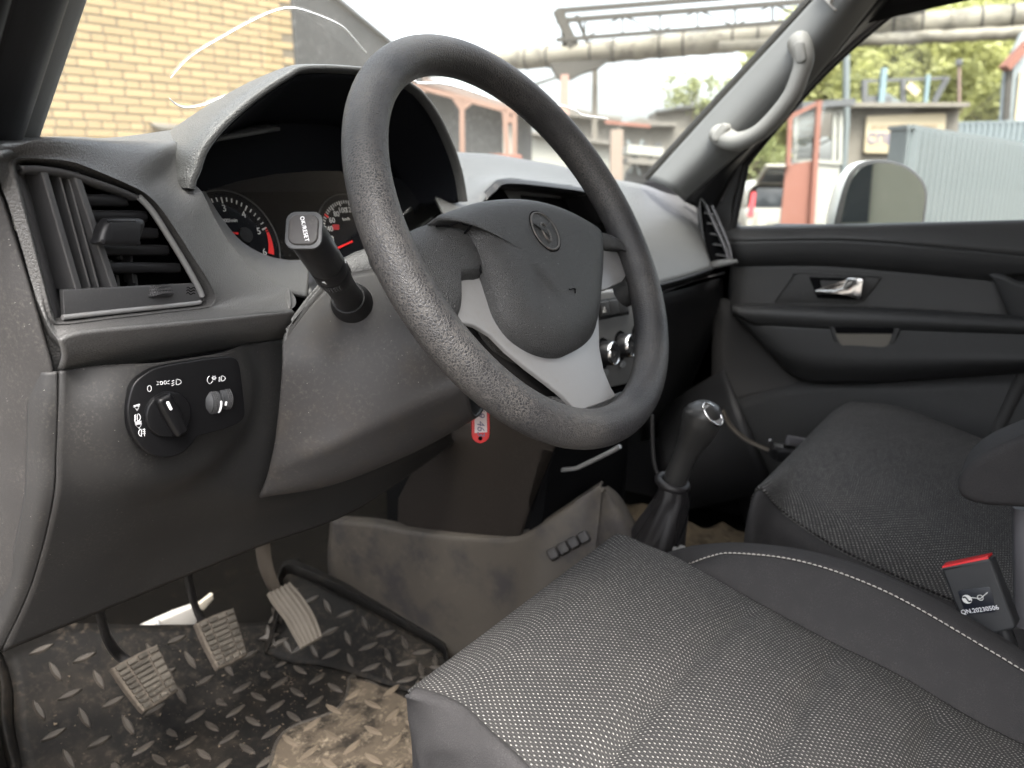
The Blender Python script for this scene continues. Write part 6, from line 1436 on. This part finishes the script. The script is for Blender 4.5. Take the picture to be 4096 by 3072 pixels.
# ---- concrete wall with sign
cw = thing('concrete_gate_wall', 'stained concrete gate wall carrying the cream sign', 'wall', Vz(3590, 14, GZ))
prism('slab', [Vz(3385, 14, GZ), Vz(3845, 14, GZ), V(3838, 425, 14), V(3388, 425, 14)], FH*.35, MT['concrete'], cw, .03)
bar('top_edge', V(3380, 424, 13.95), V(3846, 424, 13.95), .5, .07, MT['concrete'], cw)
sg = thing('cream_sign', 'cream sign board with dark lettering on the concrete wall', 'sign', V(3620, 610, 13.9))
sgo = [(3462, 466), (3780, 452), (3774, 620), (3452, 614)]
prism('board', [V(*p, 13.95) for p in ((3462, 470), (3470, 464), (3772, 453), (3780, 460), (3766, 612), (3756, 618), (3460, 614), (3452, 606))], -FH*.05, MT['cream'], sg, .01)
sp = V(3470, 500, 13.88)
bm = bmesh.new(); rn = random.Random(5); x = 3492
while x < 3748:
    wv = rn.uniform(4, 9); box_bm(V(x, 508-(x-3492)*.015, 13.885), (wv*.0022, .012, .05*rn.uniform(.7, 1.1)), Matrix((RH, FH, ZZ)).transposed(), bm=bm); x += wv+rn.uniform(2.5, 6)
put('small_lettering', me_from(bm), plastic('sign_brown_ink', (.30, .22, .14), .7), sg)
lettering('lettering', 'СПЕЦ', V(3540, 556, 13.885), RH, ZZ, .22, plastic('sign_blue_ink', (.12, .11, .22), .7), sg, .004)
fr_ = thing('black_rack', 'black steel rack standing on top of the concrete gate wall', 'rack', V(3600, 424, 14.1))
for a, b in (((3458, 318), (3458, 424)), ((3612, 312), (3612, 424)), ((3790, 308), (3735, 410))): bar('upright', V(*a, 14.2), V(*b, 14.2), .08, .08, MT['darkjunk'], fr_, up=FH)
bar('rail', V(3450, 325, 14.2), V(3790, 312, 14.2), .05, .05, MT['darkjunk'], fr_)
bar('rail', V(3460, 400, 14.2), V(3560, 405, 14.2), .10, .14, MT['darkjunk'], fr_)
bar('rail', V(3540, 380, 14.2), V(3600, 420, 14.2), .08, .08, MT['fence'], fr_); bar('board', V(3632, 338, 14.1), V(3672, 375, 14.1), .03, .13, MT['cream'], fr_)
bar('post', V(3536, 272, 14.1), V(3522, 424, 14.1), .09, .09, MT['bluepost'], fr_, up=FH); bar('post', V(3712, 298, 14.1), V(3700, 424, 14.1), .06, .06, MT['bluepost'], fr_, up=FH)
gp2 = thing('grey_pole', 'tall grey pole at the left end of the concrete gate wall', 'pole', Vz(3370, 13.5, GZ))
tube('shaft', [Vz(3385, 13.5, GZ), V(3385, 500, 13.5), V(3385, 190, 13.5), V(3385, 60, 13.5)], .055, MT['fence'], gp2, 10)
tp2 = thing('thin_rusty_pole', 'thin rusty pole rising at the right end of the concrete gate wall', 'pole', V(3838, 430, 13.9))
tube('shaft', [V(3836, 440, 13.9), V(3836, 246, 13.9)], .028, plastic('pole_rust', (.17, .12, .10), .8), tp2, 8); box('bracket', V(3836, 250, 13.9), (.10, .10, .10), MT['darkjunk'], tp2, bev=.01)

# ---- sheet fences
def corrugated(label, a, b, z0, z1fn, pitch, amp, mat, nm='sheet_fence', npan=4):
    t = thing(nm, label, 'fence', Vector((a.x, a.y, GZ))); L = Vector((b.x-a.x, b.y-a.y, 0)); ln = L.length; dr = L.normalized(); nn = Vector((dr.y, -dr.x, 0)); nn = nn if nn.dot(FH) < 0 else -nn
    for p in range(npan):
        bm = bmesh.new(); s0, s1 = ln*p/npan, ln*(p+1)/npan; k = int((s1-s0)/pitch)+1; prev = None
        for i in range(k+1):
            for ff, hh in ((0, 0), (.35, 0), (.5, amp), (.85, amp)):
                s = s0+(i+ff)*(s1-s0)/k
                if s > s1+1e-6: break
                q = Vector((a.x, a.y, 0))+dr*s+nn*(hh+.004*(p % 2)); cur = (bm.verts.new(q+ZZ*z0), bm.verts.new(q+ZZ*z1fn(s/ln)))
                if prev: bm.faces.new((prev[0], cur[0], cur[1], prev[1]))
                prev = cur
        o = put('sheet', me_from(bm), mat, t); m = o.modifiers.new('t', 'SOLIDIFY'); m.thickness = .003
    bar('cap_rail', Vector((a.x, a.y, z1fn(0)+.02)), Vector((b.x, b.y, z1fn(1)+.02)), .06, .04, mat, t); return t
a = V(3640, 516, 8.0); b = V(4400, 632, 12.6)
corrugated('near grey corrugated sheet fence outside the passenger window', a, b, GZ, lambda f: a.z+(b.z-a.z)*f, .15, .065, MT['fence'])
a2 = V(3562, 522, 8.4); b2 = V(3640, 515, 8.0)
corrugated('short grey sheet return joining the near corrugated fence', a2, b2, GZ, lambda f: a2.z+(b2.z-a2.z)*f, .09, .015, MT['fence'], npan=1)
a3 = V(3826, 496, 16); b3 = V(4300, 486, 16)
corrugated('bluish sheet fence behind the near corrugated fence', a3, b3, GZ, lambda f: a3.z+(b3.z-a3.z)*f, .13, .03, MT['fence2'])
gy = bmesh.new(); rn = random.Random(9)
bh = thing('blue_hut', 'pale blue hut with rusty roof edge at the right window edge', 'hut', Vz(4080, 18, GZ))
prism('wall', [Vz(4008, 18, GZ), Vz(4300, 18, GZ), V(4300, 40, 18), V(4090, 130, 18), V(4022, 268, 18)], FH*.1, plastic('hut_blue', (.24, .27, .28), .6, None, ((.2, .22, .21), .5, 2)), bh)
bar('roof_edge', V(4018, 275, 17.9), V(4110, 170, 17.9), .3, .14, MT['rust'], bh); prism('dark_strip', [V(4022, 285, 17.95), V(4050, 260, 17.95), V(4034, 480, 17.95), V(4010, 480, 17.95)], -FH*.04, MT['girder'], bh)
prism('pale_strip', [V(4075, 290, 17.95), V(4088, 285, 17.95), V(4066, 480, 17.95), V(4055, 480, 17.95)], -FH*.04, MT['cream'], bh)

# ---- red gate, white booth
rg = thing('red_gate', 'faded red steel gate leaf with mesh upper half', 'gate', Vz(3210, 12, GZ))
prism('sheet', [Vz(3130, 12, GZ), Vz(3262, 12, GZ), V(3262, 640, 12), V(3145, 662, 12)], FH*.04, MT['rust'], rg)
bar('post', Vz(3268, 11.95, GZ), V(3276, 402, 11.95), .07, .07, MT['rust'], rg, up=FH); bar('post', V(3160, 470, 11.95), V(3152, 665, 11.95), .06, .06, MT['rust'], rg, up=FH)
bar('rail', V(3162, 466, 11.95), V(3278, 410, 11.95), .05, .05, MT['rust'], rg)
bm = bmesh.new()
for k in range(9):
    a_, b_2 = V(3170+k*11, 645, 12), V(3180+k*11+30, 450-k*4, 12); tube_bm([a_, b_2], .006, 5, bm=bm); tube_bm([V(3170+k*11+20, 645-k*2, 12), V(3165+k*9, 470-k*5, 12)], .006, 5, bm=bm)
put('mesh_wires', me_from(bm), MT['fence'], rg, kind='stuff')
wb = thing('white_booth', 'white booth with open window frame behind the red gate', 'booth', Vz(3300, 13, GZ))
prism('panel', [Vz(3250, 13, GZ), Vz(3360, 13, GZ), V(3360, 655, 13), V(3250, 660, 13)], FH*.8, MT['whitewall'], wb)
for a_, b_2 in (((3338, 440), (3334, 660)), ((3362, 430), (3358, 660)), ((3180, 640), (3362, 652)), ((3200, 452), (3365, 440)), ((3182, 470), (3180, 650))): bar('window_bar', V(*a_, 13), V(*b_2, 13), .06, .06, MT['whitewall'], wb, up=FH)
bar('roof', V(3170, 432, 13.3), V(3375, 418, 13.3), .9, .10, MT['darkjunk'], wb); prism('back_wall', [V(3180, 440, 14.2), V(3370, 440, 14.2), V(3370, 540, 14.2), V(3180, 560, 14.2)], FH*.05, MT['shed'], wb)

# ---- parked cars (rear ends towards us)
def car(label, px, D_, mat, open_gate):
    c0 = Vz(px, D_, GZ); t = thing('parked_car', label, 'car', c0, 'cars parked outside'); f = FH; r = RH
    def q(u, v, z): return c0+r*u+f*v+ZZ*z
    secs = [(0, .52, .30, .82, .92), (.05, .80, .26, .84, 1.0), (.5, .82, .24, .84, 1.0), (2.2, .82, .24, .84, 1.0), (3.4, .80, .28, .82, .92), (3.7, .6, .36, .7, .72)]
    def ring(v, hw, z0, z1, z2):
        return [q(-hw, v, z0), q(hw, v, z0), q(hw*1.0, v, z1), q(hw*.96, v, z2), q(-hw*.96, v, z2), q(-hw, v, z1)]
    loft('body', [ring(*s)+[ring(*s)[0]] for s in secs], mat, t, 1, 2, .01, resample=True)
    prism('body_rear', ring(*secs[1])[:], -f*.06, mat, t, .02)
    cab = [(.12, .66, 1.0, 1.60), (.5, .66, 1.0, 1.64), (1.6, .66, 1.0, 1.62), (2.4, .70, .98, 1.02)]
    loft('roof', [[q(-.80, v, z0), q(-hw, v, z1), q(hw, v, z1), q(.80, v, z0)] for v, hw, z0, z1 in cab], mat, t, 4, 3, .02)
    prism('rear_window', [q(-.66, .02, 1.02), q(.66, .02, 1.02), q(.56, .10, 1.52), q(-.56, .10, 1.52)], -f*.02, MT['carglass'], t, .01)
    for s in (-1, 1):
        prism('tail_light', [q(s*.80, -.02, .80), q(s*.64, -.02, .80), q(s*.60, .06, 1.42), q(s*.70, .08, 1.42)], -f*.04, plastic('lamp_red%s%d' % (px, s), (.6, .05, .06), .25), t, .01)
        for v in (.6, 2.9): lathe('wheel', [(.18, -.02), (.30, -.02), (.31, .0), (.31, .18), (.30, .2)], q(s*.83, v, .31), -r*s, MT['darkjunk'], t, 20)
    box('bumper', q(0, -.04, .42), (1.5, .10, .22), mat, t, rot=Matrix((r, f, ZZ)).transposed(), bev=.04)
    prism('number_plate', [q(-.26, -.10, .62), q(.26, -.10, .62), q(.26, -.10, .73), q(-.26, -.10, .73)], -f*.01, MT['whitewall'], t)
    if open_gate:
        prism('tailgate', [q(-.62, .10, 1.62), q(.62, .10, 1.62), q(.60, -.62, 2.06), q(-.60, -.62, 2.06)], Vector((0, 0, .05)), mat, t, .01)
        prism('tailgate_glass', [q(-.54, -.05, 1.68), q(.54, -.05, 1.68), q(.52, -.55, 1.99), q(-.52, -.55, 1.99)], Vector((0, 0, -.03)), MT['carglass'], t)
car('white hatchback with raised tailgate left of the red gate', 3118, 21, MT['carwhite'], True)
car('dark car with a red tail light far left of the white hatchback', 2950, 33, plastic('car_grey', (.10, .10, .11), .3), False)
# ---- yard behind the car (seen in the door mirror, lights the cabin)
rbld = thing('rear_workshop', 'grey-beige workshop wall behind the car, seen in the door mirror', 'building', Vector((4.2, -9, GZ)))
prism('wall', [Vector((1.9, -9, GZ)), Vector((9, -9, GZ)), Vector((9, -9, 3.2)), Vector((1.9, -9, 3.2))], (0, -.4, 0), plastic('beige_render', (.36, .33, .27), .9, None, ((.28, .25, .2), .6, 3)), rbld)
bar('roof_edge', (1.7, -9, 3.25), (9.2, -9, 3.25), .6, .12, MT['girder'], rbld)
for k in range(3): prism('window', [Vector((2.6+k*2, -8.98, .6)), Vector((3.6+k*2, -8.98, .6)), Vector((3.6+k*2, -8.98, 1.8)), Vector((2.6+k*2, -8.98, 1.8))], (0, .03, 0), MT['carglass'], rbld)
b_ = Vector((1.2, -14, GZ)); tree('dark green tree behind the car, reflected in the door mirror', b_, 7, [(Vector((-1, 0, 3)), 2.2), (Vector((1.2, 0, 3.4)), 2.2), (Vector((0, 0, 5)), 2.2)], MT['leafg'], 5200, .16, 12)
